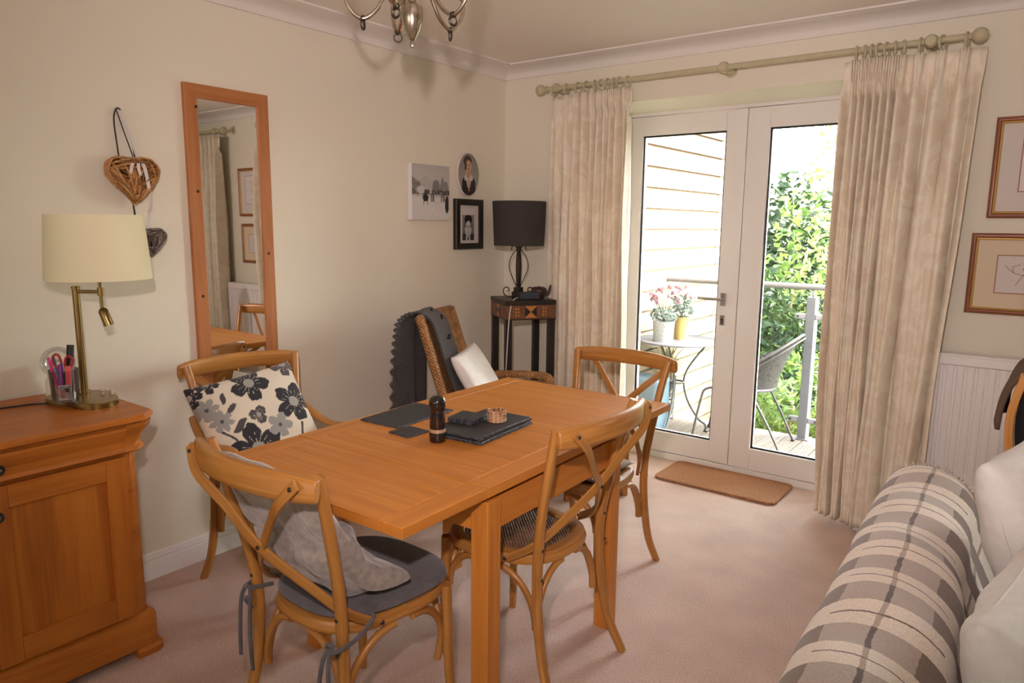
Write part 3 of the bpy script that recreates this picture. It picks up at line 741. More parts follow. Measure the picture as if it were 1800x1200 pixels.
def heart_pt(a, s_):
    x = 16*math.sin(a)**3; z = 13*math.cos(a)-5*math.cos(2*a)-2*math.cos(3*a)-math.cos(4*a)
    return x/17*s_, (z+2.5)/17*s_
def wicker_heart(loc, size, wood_m, core_m, label, n, seed, thick=.03, rad=.0028):
    rnd = random.Random(seed)
    t = thing('wicker_heart', label, 'wall ornament', loc, WROT)
    k = 40; b = MB(); V = []; F = []
    lay = [(.15, .75), (.75, 1.0), (.93, .55), (.93, -.55), (.75, -1.0), (.15, -.75)]
    for rr, d in lay:
        for i in range(k): x, z = heart_pt(2*PI*i/k, size*rr*.93); V.append((x, -thick-d*thick*.40, z))
    for j in range(len(lay)-1):
        for i in range(k): F.append([j*k+i, j*k+(i+1) % k, (j+1)*k+(i+1) % k, (j+1)*k+i])
    F.append(list(range(k))); F.append(list(range((len(lay)-1)*k, len(lay)*k)))
    b.add(V, F); b.build('core', core_m, t, smooth=True)
    b = MB()
    for i in range(n):
        a0 = rnd.uniform(0, 2*PI); a1 = a0+rnd.choice((-1, 1))*rnd.uniform(.9, 3.0)
        (x0, z0), (x1, z1) = heart_pt(a0, size*.97), heart_pt(a1, size*.97); P = []
        side = 1 if i % 5 else -1; lift = rnd.uniform(.62, 1.12); bx_, bz_ = rnd.uniform(-.10, .10)*size, rnd.uniform(-.10, .10)*size
        for q in range(9):
            u = q/8; k_ = math.sin(PI*u); x, z = x0*(1-u)+x1*u+bx_*k_, z0*(1-u)+z1*u+bz_*k_
            P.append((x, -thick-side*thick*(.12+lift*k_**.55), z))
        b.tube(P, rad*rnd.uniform(.8, 1.25), 6, mi=i % 2)
    for q in range(5):                                   # rim twigs
        P = []
        for i in range(46): x, z = heart_pt(2*PI*i/46, size*(1.0+.02*math.sin(i*1.9+q*2))); P.append((x, -thick+(q-2)*thick*.28, z))
        b.tube(P, rad*.9, 5, closed=True)
    b.build('twig_weave', [wood_m, wood_m+'_deep'], t, smooth=True)
    return t
H1 = wicker_heart((.004, -2.341, 1.607), .100, 'twig', 'twig_dark', 'brown woven wicker heart hanging on the wall by a ribbon', 92, 3, rad=.0042)
b = MB()
b.tube(bez([(.012, -.03, .09), (.010, -.012, .17), (-.012, -.008, .25), (-.032, -.008, .262), (-.044, -.008, .22), (-.040, -.010, .13), (-.038, -.012, .09)], 6), .003, 6)
b.build('hanging_cord', 'cord_dark', H1, smooth=True)
MB().tube(bez([(.006, -.03, .09), (-.014, -.010, .19), (-.032, -.006, .258)], 6), .0022, 6).build('hanging_cord', 'cord_dark', H1, smooth=True)
MB().tube([(-.005, -.028, -.09), (.002, -.02, -.125)], .0035, 6).build('stem', 'cord_dark', H1, smooth=True)
b = MB()
def rib(P, wd=.010, ref=(0, -1, 0)): b.sweep(bez(P, 6), [(-wd/2, -.0004), (wd/2, -.0004), (wd/2, .0004), (-wd/2, .0004)], ref=ref)
rib([(.010, -.055, .085), (.002, -.02, .17), (-.02, -.012, .255)]); rib([(.014, -.056, .085), (.006, -.022, .17), (-.018, -.011, .258)])
rib([(.010, -.056, .085), (-.016, -.068, .06), (-.026, -.066, .02)], .012); rib([(.014, -.06, .085), (.004, -.070, .05), (.012, -.068, .02)], .012)
rib([(.018, -.058, .088), (.030, -.068, .04), (.040, -.066, -.03), (.050, -.045, -.09), (.052, -.03, -.115)], .013); b.build('ribbon', 'ribbon', H1)
H2 = wicker_heart((.003, -2.288, 1.375), .064, 'twig_grey', 'twig_grey_dark', 'small grey twig heart hanging low behind the cream lampshade', 70, 5, .022, .0028)
b = MB(); rib([(-.003, -.03, .05), (-.002, -.025, .09), (0, -.028, .118)], .010); b.build('ribbon', 'ribbon', H2)

# ================================================================== DINING TABLE
TZ = .76
TROT = math.radians(1.1)
TAB = thing('dining_table', 'extending oak dining table with both end leaves pulled out', 'table', (1.291, -1.838, 0), TROT)
def panel_top(x0, x1, y0, y1, z0, z1, rail=.075, rail_y=.095, name='leaf', ends=(True, True)):
    """framed top: side rails along y, cross rails along x, centre panel"""
    b = MB(); e = .0016
    b.box(x0, x0+rail, y0, y1, z0, z1, 'y').box(x1-rail, x1, y0, y1, z0, z1, 'y')
    ya, yb = y0, y1
    if ends[0]: b.box(x0+rail+e, x1-rail-e, y0, y0+rail_y, z0, z1, 'x'); ya = y0+rail_y+e
    if ends[1]: b.box(x0+rail+e, x1-rail-e, y1-rail_y, y1, z0, z1, 'x'); yb = y1-rail_y-e
    k = 3 if name == 'leaf' else 4
    for i in range(k):
        a, c = ya+(yb-ya)*i/k, ya+(yb-ya)*(i+1)/k
        b.box(x0+rail+e, x1-rail-e, a, c, z0, z1-.0002, 'x')
    return b.build(name, 'oak', TAB, bevel=.0012, segs=1)
HX = .402
panel_top(-HX, HX, -.428, .404, TZ-.030, TZ, name='centre_top')
panel_top(-HX, HX, -.752, -.431, TZ-.030, TZ-.001, name='leaf')
panel_top(-HX, HX, .407, .752, TZ-.030, TZ-.001, name='leaf')
LXY = [(-.370, -.395), (.370, -.395), (-.370, .318), (.370, .318)]
for x, y in LXY: MB().box(x-.030, x+.030, y-.030, y+.030, 0, TZ-.045, 'z').build('leg', 'oak', TAB, bevel=.003)
za, zb_ = TZ-.145, TZ-.050
for s_ in (-1, 1):
    MB().box(s_*.370-.012, s_*.370+.012, -.366, .289, za, zb_, 'y').build('apron', 'oak', TAB, bevel=.002)
    MB().box(-.34, .34, (-.395 if s_ < 0 else .318)-.012, (-.395 if s_ < 0 else .318)+.012, za, zb_-.03, 'x').build('apron', 'oak', TAB, bevel=.002)
    for xx in (-.20, .20):
        MB().box(xx-.018, xx+.018, min(s_*.70, s_*.1), max(s_*.70, s_*.1), TZ-.062, TZ-.031, 'y').build('slide_rail', 'oak_dark', TAB, bevel=.002)
MB().box(-.355, .355, -.37, .29, TZ-.040, TZ-.0305, 'x').build('subframe', 'oak_dark', TAB)

# ================================================================== CROSS-BACK CHAIRS
def seat_outline(inset=0., n=48):
    P = []
    for i in range(n):
        a = 2*PI*i/n; c, s_ = math.cos(a), math.sin(a); p = 2.7
        x = math.copysign(abs(c)**(2/p), c); y = math.copysign(abs(s_)**(2/p), s_)
        wd = .205+.022*y
        P.append((x*(wd-inset), .0+y*(.212-inset)))
    return P
STR = [(-.0145, -.004), (.0145, -.004), (.0145, .004), (-.0145, .004)]
def strap_path(s_):
    return bez([(s_*.226, -.349, .893), (s_*.172, -.362, .834), (s_*.095, -.334, .760), (0, -.300+.004*s_, .665), (-s_*.11, -.236, .565), (-s_*.172, -.178, .495), (-s_*.208, -.105, .448)], 7)
def bolt(p, parent, axis='y', r=.006):
    MB().lathe([(0, .004), (r*.7, .0035), (r, 0), (0, -.003)], p, 12, axis=axis).build('bolt', 'dark_bronze', parent, smooth=True)
SZ = .455
def make_chair(name, label, cat, arms=False, panel='cane'):
    t = thing(name, label, cat)
    # seat ring
    b = MB(); o_, i_ = seat_outline(), seat_outline(.048); n = len(o_)
    V = []; lay = [(o_, 0, SZ-.034), (seat_outline(-.004), 0, SZ-.020), (seat_outline(.002), 0, SZ-.004), (seat_outline(.010), 0, SZ), (seat_outline(.042), 0, SZ-.002), (i_, 0, SZ-.010), (i_, 0, SZ-.034)]
    for L, _, z in lay: V += [(x, y, z) for x, y in L]
    F = []; U = []
    for j in range(len(lay)):
        j2 = (j+1) % len(lay)
        for i in range(n):
            i2 = (i+1) % n; F.append([j*n+i, j*n+i2, j2*n+i2, j2*n+i]); U.append([(i*.027, j*.02), ((i+1)*.027, j*.02), ((i+1)*.027, j*.02+.02), (i*.027, j*.02+.02)])
    b.add(V, F, U); b.build('seat_frame', 'chair_wood', t, smooth=True, angle=40)
    b = MB(); k = 6
    def sp_(u, v):
        P = seat_outline(.047); r_in = 1-v; i = u*n; a = P[int(i) % n]
        return (a[0]*r_in, a[1]*r_in, SZ-.007+.004*(1-r_in*r_in))
    b.grid(sp_, n, k, None, closed_u=True); b.uv = [[(b.v[i][0], b.v[i][1]) for i in f] for f in b.f]
    b.build('seat_panel', panel, t, smooth=True)
    top = .895 if not arms else .895
    for s_ in (-1, 1):
        # rear leg and back post in one bent piece
        P = bez([(s_*.214, -.290, 0), (s_*.196, -.236, .13), (s_*.186, -.206, .30), (s_*.183, -.203, .455), (s_*.196, -.222, .60), (s_*.214, -.262, .78), (s_*.230, -.292, top)], 8)
        k = len(P); b = MB(); b.sweep(P, oval(.0165, .0145, 12, 2.6), ref=(0, 1, 0), scale=[1.0-.16*abs(i/k-.45) for i in range(k)])
        b.build('back_leg', 'chair_wood', t, smooth=True, angle=50)
        P = bez([(s_*.190, .162, SZ-.015), (s_*.190, .168, .30), (s_*.196, .172, .12), (s_*.213, .186, 0)], 8); k = len(P)
        b = MB(); b.sweep(P, oval(.0165, .0165, 12), ref=(0, 1, 0), scale=[1.0-.22*i/k for i in range(k)]); b.build('front_leg', 'chair_wood', t, smooth=True, angle=50)
        # curved braces below the seat: one along the side, one along the back / front, at each leg
        for (lx, ly), (ex, ey), zb2 in (((s_*.172, -.190), (s_*.192, -.035), .225), ((s_*.170, -.190), (s_*.040, -.196), .225), ((s_*.176, .158), (s_*.196, .020), .27), ((s_*.176, .160), (s_*.050, .186), .27)):
            P = []
            for q in range(11):
                a = PI/2*q/10; P.append((lx+(ex-lx)*(1-math.cos(a)), ly+(ey-ly)*(1-math.cos(a)), zb2+(SZ-.045-zb2)*math.sin(a)))
            b = MB(); b.sweep(P, oval(.0125, .010, 10, 2.4), ref=(s_*.3, .2, 1)); b.build('brace', 'chair_wood', t, smooth=True, angle=50)
        b = MB(); b.sweep(strap_path(s_), STR, ref=(0, -1, .3)); b.build('cross_strap', 'chair_wood', t, bevel=.0015)
        bolt((s_*.214, -.357, .881), t); bolt((s_*.184, -.219, .497), t); bolt((s_*.187, -.222, .405), t)
        bolt((s_*.2130, -.098, .448), t, 'x')
    bolt((0, -.310, .665), t)
    # top rail: bowed backwards, wraps behind the posts
    P = []; k = 20
    for i in range(k+1):
        u = i/k*2-1; P.append((u*.254, -.370+.058*u*u, .872+.006*(1-u*u)))
    sc_ = [min(1., .80+.20*min(1, 4*min(i, k-i)/k*2)) for i in range(k+1)]
    b = MB(); b.sweep(P, oval(.0155, .034, 18, 2.8), ref=(0, .12, 1), scale=sc_); b.build('top_rail', 'chair_wood', t, smooth=True, angle=50, bevel=.004)
    if arms:
        for s_ in (-1, 1):
            P = bez([(s_*.222, -.272, .685), (s_*.234, -.215, .668), (s_*.243, -.13, .640), (s_*.244, -.02, .632), (s_*.238, .08, .645), (s_*.230, .125, .640), (s_*.224, .135, .600), (s_*.216, .100, .520), (s_*.204, .060, .450)], 7)
            k = len(P); b = MB(); b.sweep(P, oval(.018, .0145, 12, 2.3), ref=(0, 0, 1)); b.build('armrest', 'chair_wood', t, smooth=True, angle=50)
            bolt((s_*.226, -.29, .678), t)
    return t
CH_F = make_chair('dining_chair', 'cross-back wooden chair with charcoal felt pad at the near table end', 'chair')
CH_F.location = (1.362, -2.425, 0); CH_F.rotation_euler = (0, 0, math.radians(-1))
CH_R = dup(CH_F, (1.500, -1.837, 0), math.radians(90), 'cross-back wooden chair with bare brown cane seat, right side of table')
CH_B = dup(CH_F, (1.352, -1.200, 0), math.radians(178), 'cross-back wooden chair at the far table end by the glazed doors')
for c in CH_F, CH_R, CH_B: c['group'] = 'cross-back dining chairs'
CH_A = make_chair('carver_chair', 'cross-back wooden armchair against the wall, floral cushion on it', 'armchair', arms=True)
CH_A.location = (.488, -2.068, 0); CH_A.rotation_euler = (0, 0, math.radians(-90-9))

# pale embroidered pad on the far chair
def puff(b, w_, h, t_, n=26, p=3.2, uvs=1., sag=0., crumple=0., seed=0, corner=.10, mi=0):
    """pillow lying in local XY, thickness +-t along z"""
    for sd in (1, -1):
        def pt(u, v, sd=sd):
            x, y = u*2-1, v*2-1
            e = max(0., (1-abs(x)**p))*max(0., (1-abs(y)**p)); e = e**.42
            px = x*(1-corner*(1-x*x*0)*(1-y*y)*.0-corner*(1-abs(y))**0*(1-abs(y*y))*abs(x)**4*.55)
            py = y*(1-corner*(1-abs(x*x))*abs(y)**4*.55)
            z = sd*t_*e*(.90+.10*vnoise(x*2.2+9, y*2.2+9, seed+sd))
            if crumple: z += sd*crumple*e*(vnoise(x*4+3, y*4+7, seed+5+sd)-.5)*2
            return (px*w_/2, py*h/2, z-sag*(x*x+y*y)*0)
        b.grid(pt, n, n, lambda a, c: (a*w_*uvs, c*h*uvs), mi, flip=(sd < 0))
def place(o, center, normal, up):
    """orient local z -> normal, local y ~ up"""
    z = Vector(normal).normalized(); y = Vector(up); y = (y-z*y.dot(z)).normalized(); x = y.cross(z)
    m = Matrix((x, y, z)).transposed().to_4x4(); m.translation = center; o.matrix_world = m
b = MB(); puff(b, .33, .33, .012, 20, 4)
o = b.build('seat_pad', 'cane_pale', None, smooth=True); place(o, (1.352, -1.19, SZ+.013), (0, 0, 1), (0, 1, 0))
tag(o, 'pale thin seat pad on the chair at the far table end', 'cushion')

# charcoal felt pad with ties on the near chair
pad = thing('seat_pad', 'charcoal felt seat pad tied to the near chair with cords', 'cushion', (1.362, -2.425, SZ), math.radians(-1))
b = MB(); n = 48; lay = [(.020, .002), (.002, .004), (-.006, .013), (-.003, .021), (.012, .026), (.07, .028), (.13, .029)]
V = []
for ins, z in lay: V += [(x, y+.012, z+.010*max(0, y)*0) for x, y in seat_outline(ins, n)]
F = [[j*n+i, j*n+(i+1) % n, (j+1)*n+(i+1) % n, (j+1)*n+i] for j in range(len(lay)-1) for i in range(n)]+[list(range(n))[::-1], list(range((len(lay)-1)*n, len(lay)*n))]
b.add(V, F); b.uv = [[(b.v[i][0], b.v[i][1]) for i in f] for f in b.f]; b.build('felt', 'felt', pad, smooth=True, angle=60)
def tie(P, w0=.0058): return MB().tube(bez(P, 6), w0, 7)
for s_, P1, P2, P3 in (
    (1, [(.17, -.14, .004), (.205, -.12, .02), (.212, -.17, -.01), (.200, -.232, -.028), (.178, -.236, -.03)],
        [(.172, -.236, -.03), (.158, -.244, -.06), (.150, -.25, -.11), (.146, -.25, -.145)],
        [(.178, -.238, -.03), (.180, -.246, -.07), (.186, -.252, -.15), (.189, -.255, -.26)]),
    (-1, [(-.16, -.17, .006), (-.172, -.225, .012), (-.200, -.228, .010), (-.212, -.20, .008)],
        [(-.205, -.226, .010), (-.215, -.236, -.03), (-.213, -.245, -.12), (-.208, -.25, -.19)],
        [(-.175, -.232, .010), (-.168, -.240, -.05), (-.160, -.248, -.14), (-.152, -.25, -.215)])):
    for P in (P1, P2, P3): tie(P).build('tie_cord', 'felt', pad, smooth=True)
    MB().tube(bez([(.178*s_+.012, -.232, -.022), (.178*s_, -.240, -.012), (.178*s_-.014, -.238, -.026), (.178*s_, -.232, -.042), (.178*s_+.012, -.240, -.034)], 5), .005, 7).build('knot', 'felt', pad, smooth=True)

# grey wool cushion slumped against the near chair back
def slump(fn_t, label, w_, h, t_):
    pass
b = MB(); puff(b, .43, .44, .052, 44, 2.6, crumple=.016, seed=11, corner=.14)
WP = bez([(0, -2.714, .872), (0, -2.668, .765), (0, -2.605, .650), (0, -2.530, .555), (0, -2.420, .522)], 10); KW = len(WP)
nv = []
for x, y, z in b.v:
    q = max(0., min(1., .5-y/.44+.03*x/.2))*(KW-1); i = min(int(q), KW-2); p = WP[i].lerp(WP[i+1], q-i); tg = (WP[i+1]-WP[i]).normalized(); nr = Vector((0, -tg.z, tg.y))
    th = z*(1.25 if q > KW*.45 else .80)
    p = p+nr*(th+.006*math.sin(11*x+9*y)); nv.append((1.365+x*(.90+.06*(q/KW)), p.y, max(p.z, .489)))
b.v = nv
o = b.build('wool_cushion', 'wool_grey', None, smooth=True, sub=1)
tag(o, 'grey woollen cushion slumped against the back of the near chair', 'cushion')

# floral cushion on the carver chair
PETALS = [(.02, .72, .34, 5, .3, 0), (-.28, -.40, .44, 5, .9, 0), (.64, .18, .36, 5, .2, 0), (.78, .92, .26, 5, .5, 1), (-.80, .48, .20, 7, 0, 2), (-.66, .22, .19, 7, .4, 2), (.22, -.14, .22, 5, .25, 2), (-.06, .14, .16, 3, 1.3, 1), (-.86, -.82, .36, 5, .7, 0), (.46, -.92, .30, 5, 1.1, 0), (-.62, .92, .2, 5, .4, 0), (-.95, .78, .2, 5, .1, 0)]
LEAVES = [(-.42, .06, .17, .065, .35), (-.50, .58, .10, .05, .9), (-.44, .38, .11, .05, .2), (.30, -.70, .12, .05, 1.0), (.62, -.60, .10, .06, .6), (.02, -.86, .15, .05, 1.2)]
STEMS = [curve2([(-.72, .05), (-.58, -.12), (-.52, -.32)], 6), curve2([(.0, -.55), (.25, -.68), (.48, -.5), (.62, -.22)], 6), curve2([(-.85, -.2), (-.6, -.3), (-.4, -.42)], 6), curve2([(.48, -.5), (.52, -.66), (.62, -.8)], 6)]
def seg_d(x, y, L):
    m_ = 9.
    for (x0, y0), (x1, y1) in zip(L, L[1:]):
        dx, dy = x1-x0, y1-y0; q = max(0, min(1, ((x-x0)*dx+(y-y0)*dy)/(dx*dx+dy*dy+1e-9))); m_ = min(m_, math.hypot(x-x0-q*dx, y-y0-q*dy))
    return m_
PC = {0: (.022, .020, .026), 1: (.075, .065, .065), 2: (.22, .21, .20)}
def floral(x, y):
    c = (.74, .66, .52)
    for L in STEMS:
        if seg_d(x, y, L) < .020: c = (.06, .05, .05)
    for cx, cy, a, bb, th in LEAVES:
        dx, dy = x-cx, y-cy; u = dx*math.cos(th)+dy*math.sin(th); v = -dx*math.sin(th)+dy*math.cos(th)
        if abs(u) < a and abs(v-.03*math.sin(u*14)) < bb*(1-(u/a)**2)**.8: c = (.075, .065, .065)
    for cx, cy, R_, k, ph, ci in PETALS:
        dx, dy = x-cx, (y-cy); d = math.hypot(dx, dy)
        if d > R_*1.1: continue
        a = math.atan2(dy, dx)+ph; pet = abs(math.cos(a*k/2)); rad = R_*(.42+.60*pet**.55)*(1+.035*math.sin(a*11)+.015*math.sin(a*23))
        if d < rad:
            if ci == 2: c = (.33, .32, .30) if d > R_*.16 else (.10, .09, .09)
            elif d < R_*.26: c = (.36, .34, .31)
            elif d < R_*.62 and abs(math.sin(a*7.5+ph)) < .13: c = (.62, .56, .46)
            else: c = tuple(q*(.85+.5*hsh(int(x*90), int(y*30))) for q in PC[ci])
    return c
b = MB(); puff(b, .455, .455, .060, 150, 3.0, corner=.10, seed=4)
b.c = []
for x, y, z in b.v:
    fx, fy = x/.236, y/.236
    b.c.append(floral(fx, fy) if z >= 0 else floral(-fx, fy))
o = b.build('floral_cushion', 'fabric_print', None, smooth=True); place(o, (.378, -2.075, .655), (.80, -.12, .48), (-.50, -.06, .86))
tag(o, 'cream cushion with black and grey flowers on the carver chair', 'cushion')

# ================================================================== THINGS ON THE TABLE
def on_table(px_xy): return px_xy
def slate(x, y, w_, h, z, rot, name, label, seed, group=None, th=.0062):
    rnd = random.Random(seed); P = []
    for (cx, cy), (dx, dy), L in (((-w_/2, -h/2), (1, 0), w_), ((w_/2, -h/2), (0, 1), h), ((w_/2, h/2), (-1, 0), w_), ((-w_/2, h/2), (0, -1), h)):
        k = max(6, int(L/.012))
        for i in range(k):
            j = rnd.uniform(-.0014, .0014); q = L*i/k; P.append((cx+dx*q+dy*j, cy+dy*q-dx*j))
    n = len(P); b = MB()
    rj = [rnd.uniform(.0005, .004) for _ in P]
    top = [(x*(1-r/(abs(x)+.02)), y*(1-r/(abs(y)+.02))) for (x, y), r in zip(P, rj)]
    V = [(x, y, 0) for x, y in P]+[(x, y, th*.55) for x, y in P]+[(x, y, th) for x, y in top]
    F = [list(range(n))[::-1], list(range(2*n, 3*n))]; mi = [0, 0]
    for l in (0, 1):
        for i in range(n): F.append([l*n+i, l*n+(i+1) % n, (l+1)*n+(i+1) % n, (l+1)*n+i]); mi.append(1)
    b.add(V, F); b.mi = mi
    o = b.build(name, ['slate', 'slate_edge'], None, loc=(x, y, z), rot=(0, 0, rot)); tag(o, label, 'placemat' if 'mat' in name else 'coaster', group); return o
slate(1.005, -1.870, .185, .300, TZ, math.radians(3), 'slate_placemat', 'single slate placemat lying flat by the left table edge', 1)
slate(1.165, -2.022, .095, .095, TZ, math.radians(-2), 'slate_coaster', 'single small slate coaster lying flat beside the pepper mill', 2)
LB = ['lowest slate placemat of the pile under the wicker ring', 'second slate placemat up in the pile', 'third slate placemat up in the pile', 'topmost slate placemat of the pile, coasters standing on it']
for i in range(4): slate(1.338+.004*math.sin(i*2.2), -1.838+.005*math.cos(i*3.1), .200, .315, TZ+.0072*i, math.radians(4+1.2*math.sin(i*1.7)), 'slate_placemat', LB[i], 10+i, 'pile of slate placemats')
ZP = TZ+.0072*3+.0063
LC = ['bottom slate coaster of the small pile on the placemats', 'middle slate coaster of the small pile on the placemats', 'top slate coaster of the small pile on the placemats']
for i in range(3): slate(1.281+.002*i, -1.852-.002*i, .100, .100, ZP+.0062*i, math.radians(6+2*i), 'slate_coaster', LC[i], 20+i, 'pile of slate coasters', .006)
t = thing('pepper_mill', 'black pepper mill with a copper band on the oak table', 'pepper mill', (1.306, -2.032, TZ))
MB().lathe([(0, 0), (.0255, 0), (.027, .003), (.027, .031), (.026, .033)], seg=32).build('base', 'mill_black', t, smooth=True, angle=40)
MB().lathe([(.0245, .032), (.0265, .033), (.0265, .043), (.0245, .044)], seg=32).build('band', 'mill_band', t, smooth=True, angle=40)
MB().lathe([(.0245, .043), (.0255, .045), (.0250, .07), (.0235, .095), (.0225, .104), (.0235, .108), (.0270, .116), (.0285, .126), (.0275, .136), (.0235, .145), (.015, .151), (.006, .1535), (0, .154)], seg=32).build('head', 'mill_black', t, smooth=True, angle=40)
b = MB(); n = 40
for k in range(7):
    z = .0035+k*.0058
    b.tube([((.030+.0012*math.cos(i*PI+k*PI))*math.cos(2*PI*i/n), (.030+.0012*math.cos(i*PI+k*PI))*math.sin(2*PI*i/n), z) for i in range(n)], .0031, 6, closed=True)
o = b.build('wicker_ring', 'wicker_ring', None, smooth=True, loc=(1.368, -1.800, ZP)); tag(o, 'round woven wicker ring on top of the slate placemats', 'napkin ring')

# ================================================================== CABINET
CBZ = .845
cab = thing('oak_cabinet', 'oak sideboard with dark knobs standing left under the cream lamp', 'cabinet', (0.30, -3.06, 0))
CX, CY = .30, -3.06
def cham(xf, yr, c, back=.016, yl=-3.62, rnd=0):
    """plan outline: back at wall, front x=xf, right end y=yr, chamfer c, local coordinates"""
    P = [(back, yl), (xf, yl), (xf, yr-c)]
    if rnd:
        for i in range(1, 7):
            a = PI/2*i/6; P.append((xf-c+c*math.cos(a), yr-c+c*math.sin(a)))
    P += [(xf-c, yr), (back, yr)]
    if rnd: P.pop(-2)
    return [(x-CX, y-CY) for x, y in P]
def stack(layers, name, mat, g=1, bevel=.002):
    b = MB()
    n = len(layers[0][0]); V = []; F = []; U = []
    for P, z in layers: V += [(x, y, z) for x, y in P]
    F = [list(range(n))[::-1], list(range((len(layers)-1)*n, len(layers)*n))]; U = [[(V[i][1], V[i][0]) for i in f] for f in F]
    for j in range(len(layers)-1):
        L = 0
        for i in range(n):
            i2 = (i+1) % n; d = math.dist(layers[j][0][i], layers[j][0][i2]); F.append([j*n+i, j*n+i2, (j+1)*n+i2, (j+1)*n+i])
            a, c = layers[j][1], layers[j+1][1]; U.append([(L, a), (L+d, a), (L+d, c), (L, c)]); L += d
    b.add(V, F, U); return b.build(name, mat, cab, smooth=True, angle=30, bevel=bevel)
YR = -2.563
stack([(cham(.556, YR-.008, .046), CBZ-.026), (cham(.568, YR, .050), CBZ-.018), (cham(.568, YR, .050), CBZ-.007), (cham(.562, YR-.005, .047), CBZ)], 'top', 'oak_cabinet', bevel=0)
# ogee cornice moulding under the top (this is the drawer front line)
lay = []
for z, d in ((.815, .044), (.800, .041), (.785, .033), (.765, .023), (.745, .017), (.735, .018), (.730, .024), (.722, .026), (.716, .022), (.714, .004)): lay.append((cham(.498+d, YR-.046+d, .034), z))
stack(lay[::-1], 'moulding', 'oak_cabinet')
stack([(cham(.498, YR-.046, .028), .14), (cham(.498, YR-.046, .028), .716)], 'body', 'oak_cabinet')
lay = [(cham(.520, YR-.026, .034, rnd=1), z) for z in (.030, .125)]+[(cham(.517, YR-.028, .034, rnd=1), .133), (cham(.508, YR-.037, .034, rnd=1), .139), (cham(.500, YR-.045, .034, rnd=1), .146)]
stack(lay, 'plinth', 'oak_cabinet')
stack([(cham(.533, YR-.013, .038, rnd=1, yl=-2.672), 0), (cham(.533, YR-.013, .038, rnd=1, yl=-2.672), .022), (cham(.522, YR-.023, .034, rnd=1, yl=-2.672), .031)], 'foot', 'oak_cabinet', bevel=.001)
# drawer front (hollow moulding) with knob
x0 = .5065-CX; ya, yb2 = -3.60-CY, -2.665-CY
b = MB(); pr = [(0, .722), (.026, .726), (.020, .738), (.022, .760), (.034, .784), (.040, .800), (.040, .810), (0, .810)]
V = [(x0+d+.006, y, z) for y in (ya, yb2) for d, z in pr]; n = len(pr)
b.add(V, [[i, (i+1) % n, (i+1) % n+n, i+n] for i in range(n)]+[list(range(n)), list(range(n, 2*n))[::-1]], [[(ya, i*.02), (ya, i*.02+.02), (yb2, i*.02+.02), (yb2, i*.02)] for i in range(n)]+[[(0, 0)]*n]*2)
dw = b.build('drawer', 'oak_cabinet', cab, bevel=.0015)
def knob(p, par):
    MB().lathe([(0, .024), (.006, .0235), (.008, .021), (.009, .019), (.014, .020), (.0165, .016), (.0155, .011), (.009, .008), (.008, 0), (0, 0)], p, 24, axis='x').build('knob', 'knob_dark', par, smooth=True, angle=45)
    MB().lathe([(0, .0262), (.004, .0255), (.0055, .0235), (.004, .020), (0, .020)], p, 16, axis='x').build('knob_centre', 'brass', par, smooth=True)
knob((.535-CX, -3.018-CY, .762), dw)
# doors: frame and panel
def cdoor(y0, y1, z0, z1, ky):
    xf = .498-CX; b = MB(); st = .062
    b.box(xf, xf+.019, y0, y0+st, z0, z1, 'z').box(xf, xf+.019, y1-st, y1, z0, z1, 'z').box(xf, xf+.019, y0+st+.0004, y1-st-.0004, z0, z0+.075, 'y').box(xf, xf+.019, y0+st+.0004, y1-st-.0004, z1-.068, z1, 'y')
    k = 4
    for i in range(k): b.box(xf, xf+.009, y0+st+(y1-y0-2*st)*i/k, y0+st+(y1-y0-2*st)*(i+1)/k, z0+.07, z1-.06, 'z')
    d = b.build('door', 'oak_cabinet', cab, bevel=.0015); knob((xf+.019, ky, z1-.085), d)
cdoor(-3.055-CY, -2.660-CY, .155, .705, -3.026-CY)
cdoor(-3.430-CY, -3.060-CY, .155, .705, -3.088-CY)

# ---------------------------------------------------------------- cream lamp on the cabinet
LX, LY = .225, -2.650
lamp = thing('brass_table_lamp', 'brass table lamp with cream shade standing on the oak sideboard', 'lamp', (LX, LY, CBZ))
n = 64; P = []
for i in range(n):
    a = 2*PI*i/n; r = .105+.022*math.cos(2*a-.5)+.012*math.cos(3*a+.6); P.append((r*math.cos(a)*1.05+.03, r*math.sin(a)-.010))
b = MB(); lay = [(1.0, 0), (1.0, .017), (.985, .020), (.90, .021)]
V = [(x*s_, y*s_, z) for s_, z in lay for x, y in P]
b.add(V, [[j*n+i, j*n+(i+1) % n, (j+1)*n+(i+1) % n, (j+1)*n+i] for j in range(3) for i in range(n)]+[list(range(n))[::-1], list(range(3*n, 4*n))]); b.build('base', 'brass', lamp, smooth=True, angle=30)
MB().lathe([(0, .020), (.016, .020), (.016, .026), (.0115, .028), (.0115, .385), (.0135, .386), (.0135, .394), (0, .396)], seg=24).build('pole', 'brass', lamp, smooth=True, angle=40)
ax, ay = .064, .052                                      # swing arm runs to the right of the picture
b = MB().tube([(0, 0, .376), (ax, ay, .376)], .0058, 12).lathe([(0, .362), (.010, .362), (.010, .390), (0, .390)], (ax, ay, 0), 16).tube([(ax, ay, .30), (ax, ay, .52)], .0055, 12); b.build('swing_arm', 'brass', lamp, smooth=True, angle=40)
MB().tube([Vector((ax, ay, .320)).lerp(Vector((ax+.016, ay+.012, .262)), q) for q in (0, .06, .16, .6, 1.)], [.006, .012, .0155, .0155, .0158], 18).build('reading_spot', 'brass', lamp, smooth=True, angle=40)
for dx, dy in ((.066, .030), (.080, .054)): MB().lathe([(0, .020), (.006, .020), (.006, .025), (.003, .026), (.0022, .036), (.0034, .040), (0, .042)], (dx, dy, 0), 12).build('switch', 'nickel', lamp, smooth=True)
sb, st_ = .420, .633
sh = MB(); n = 64
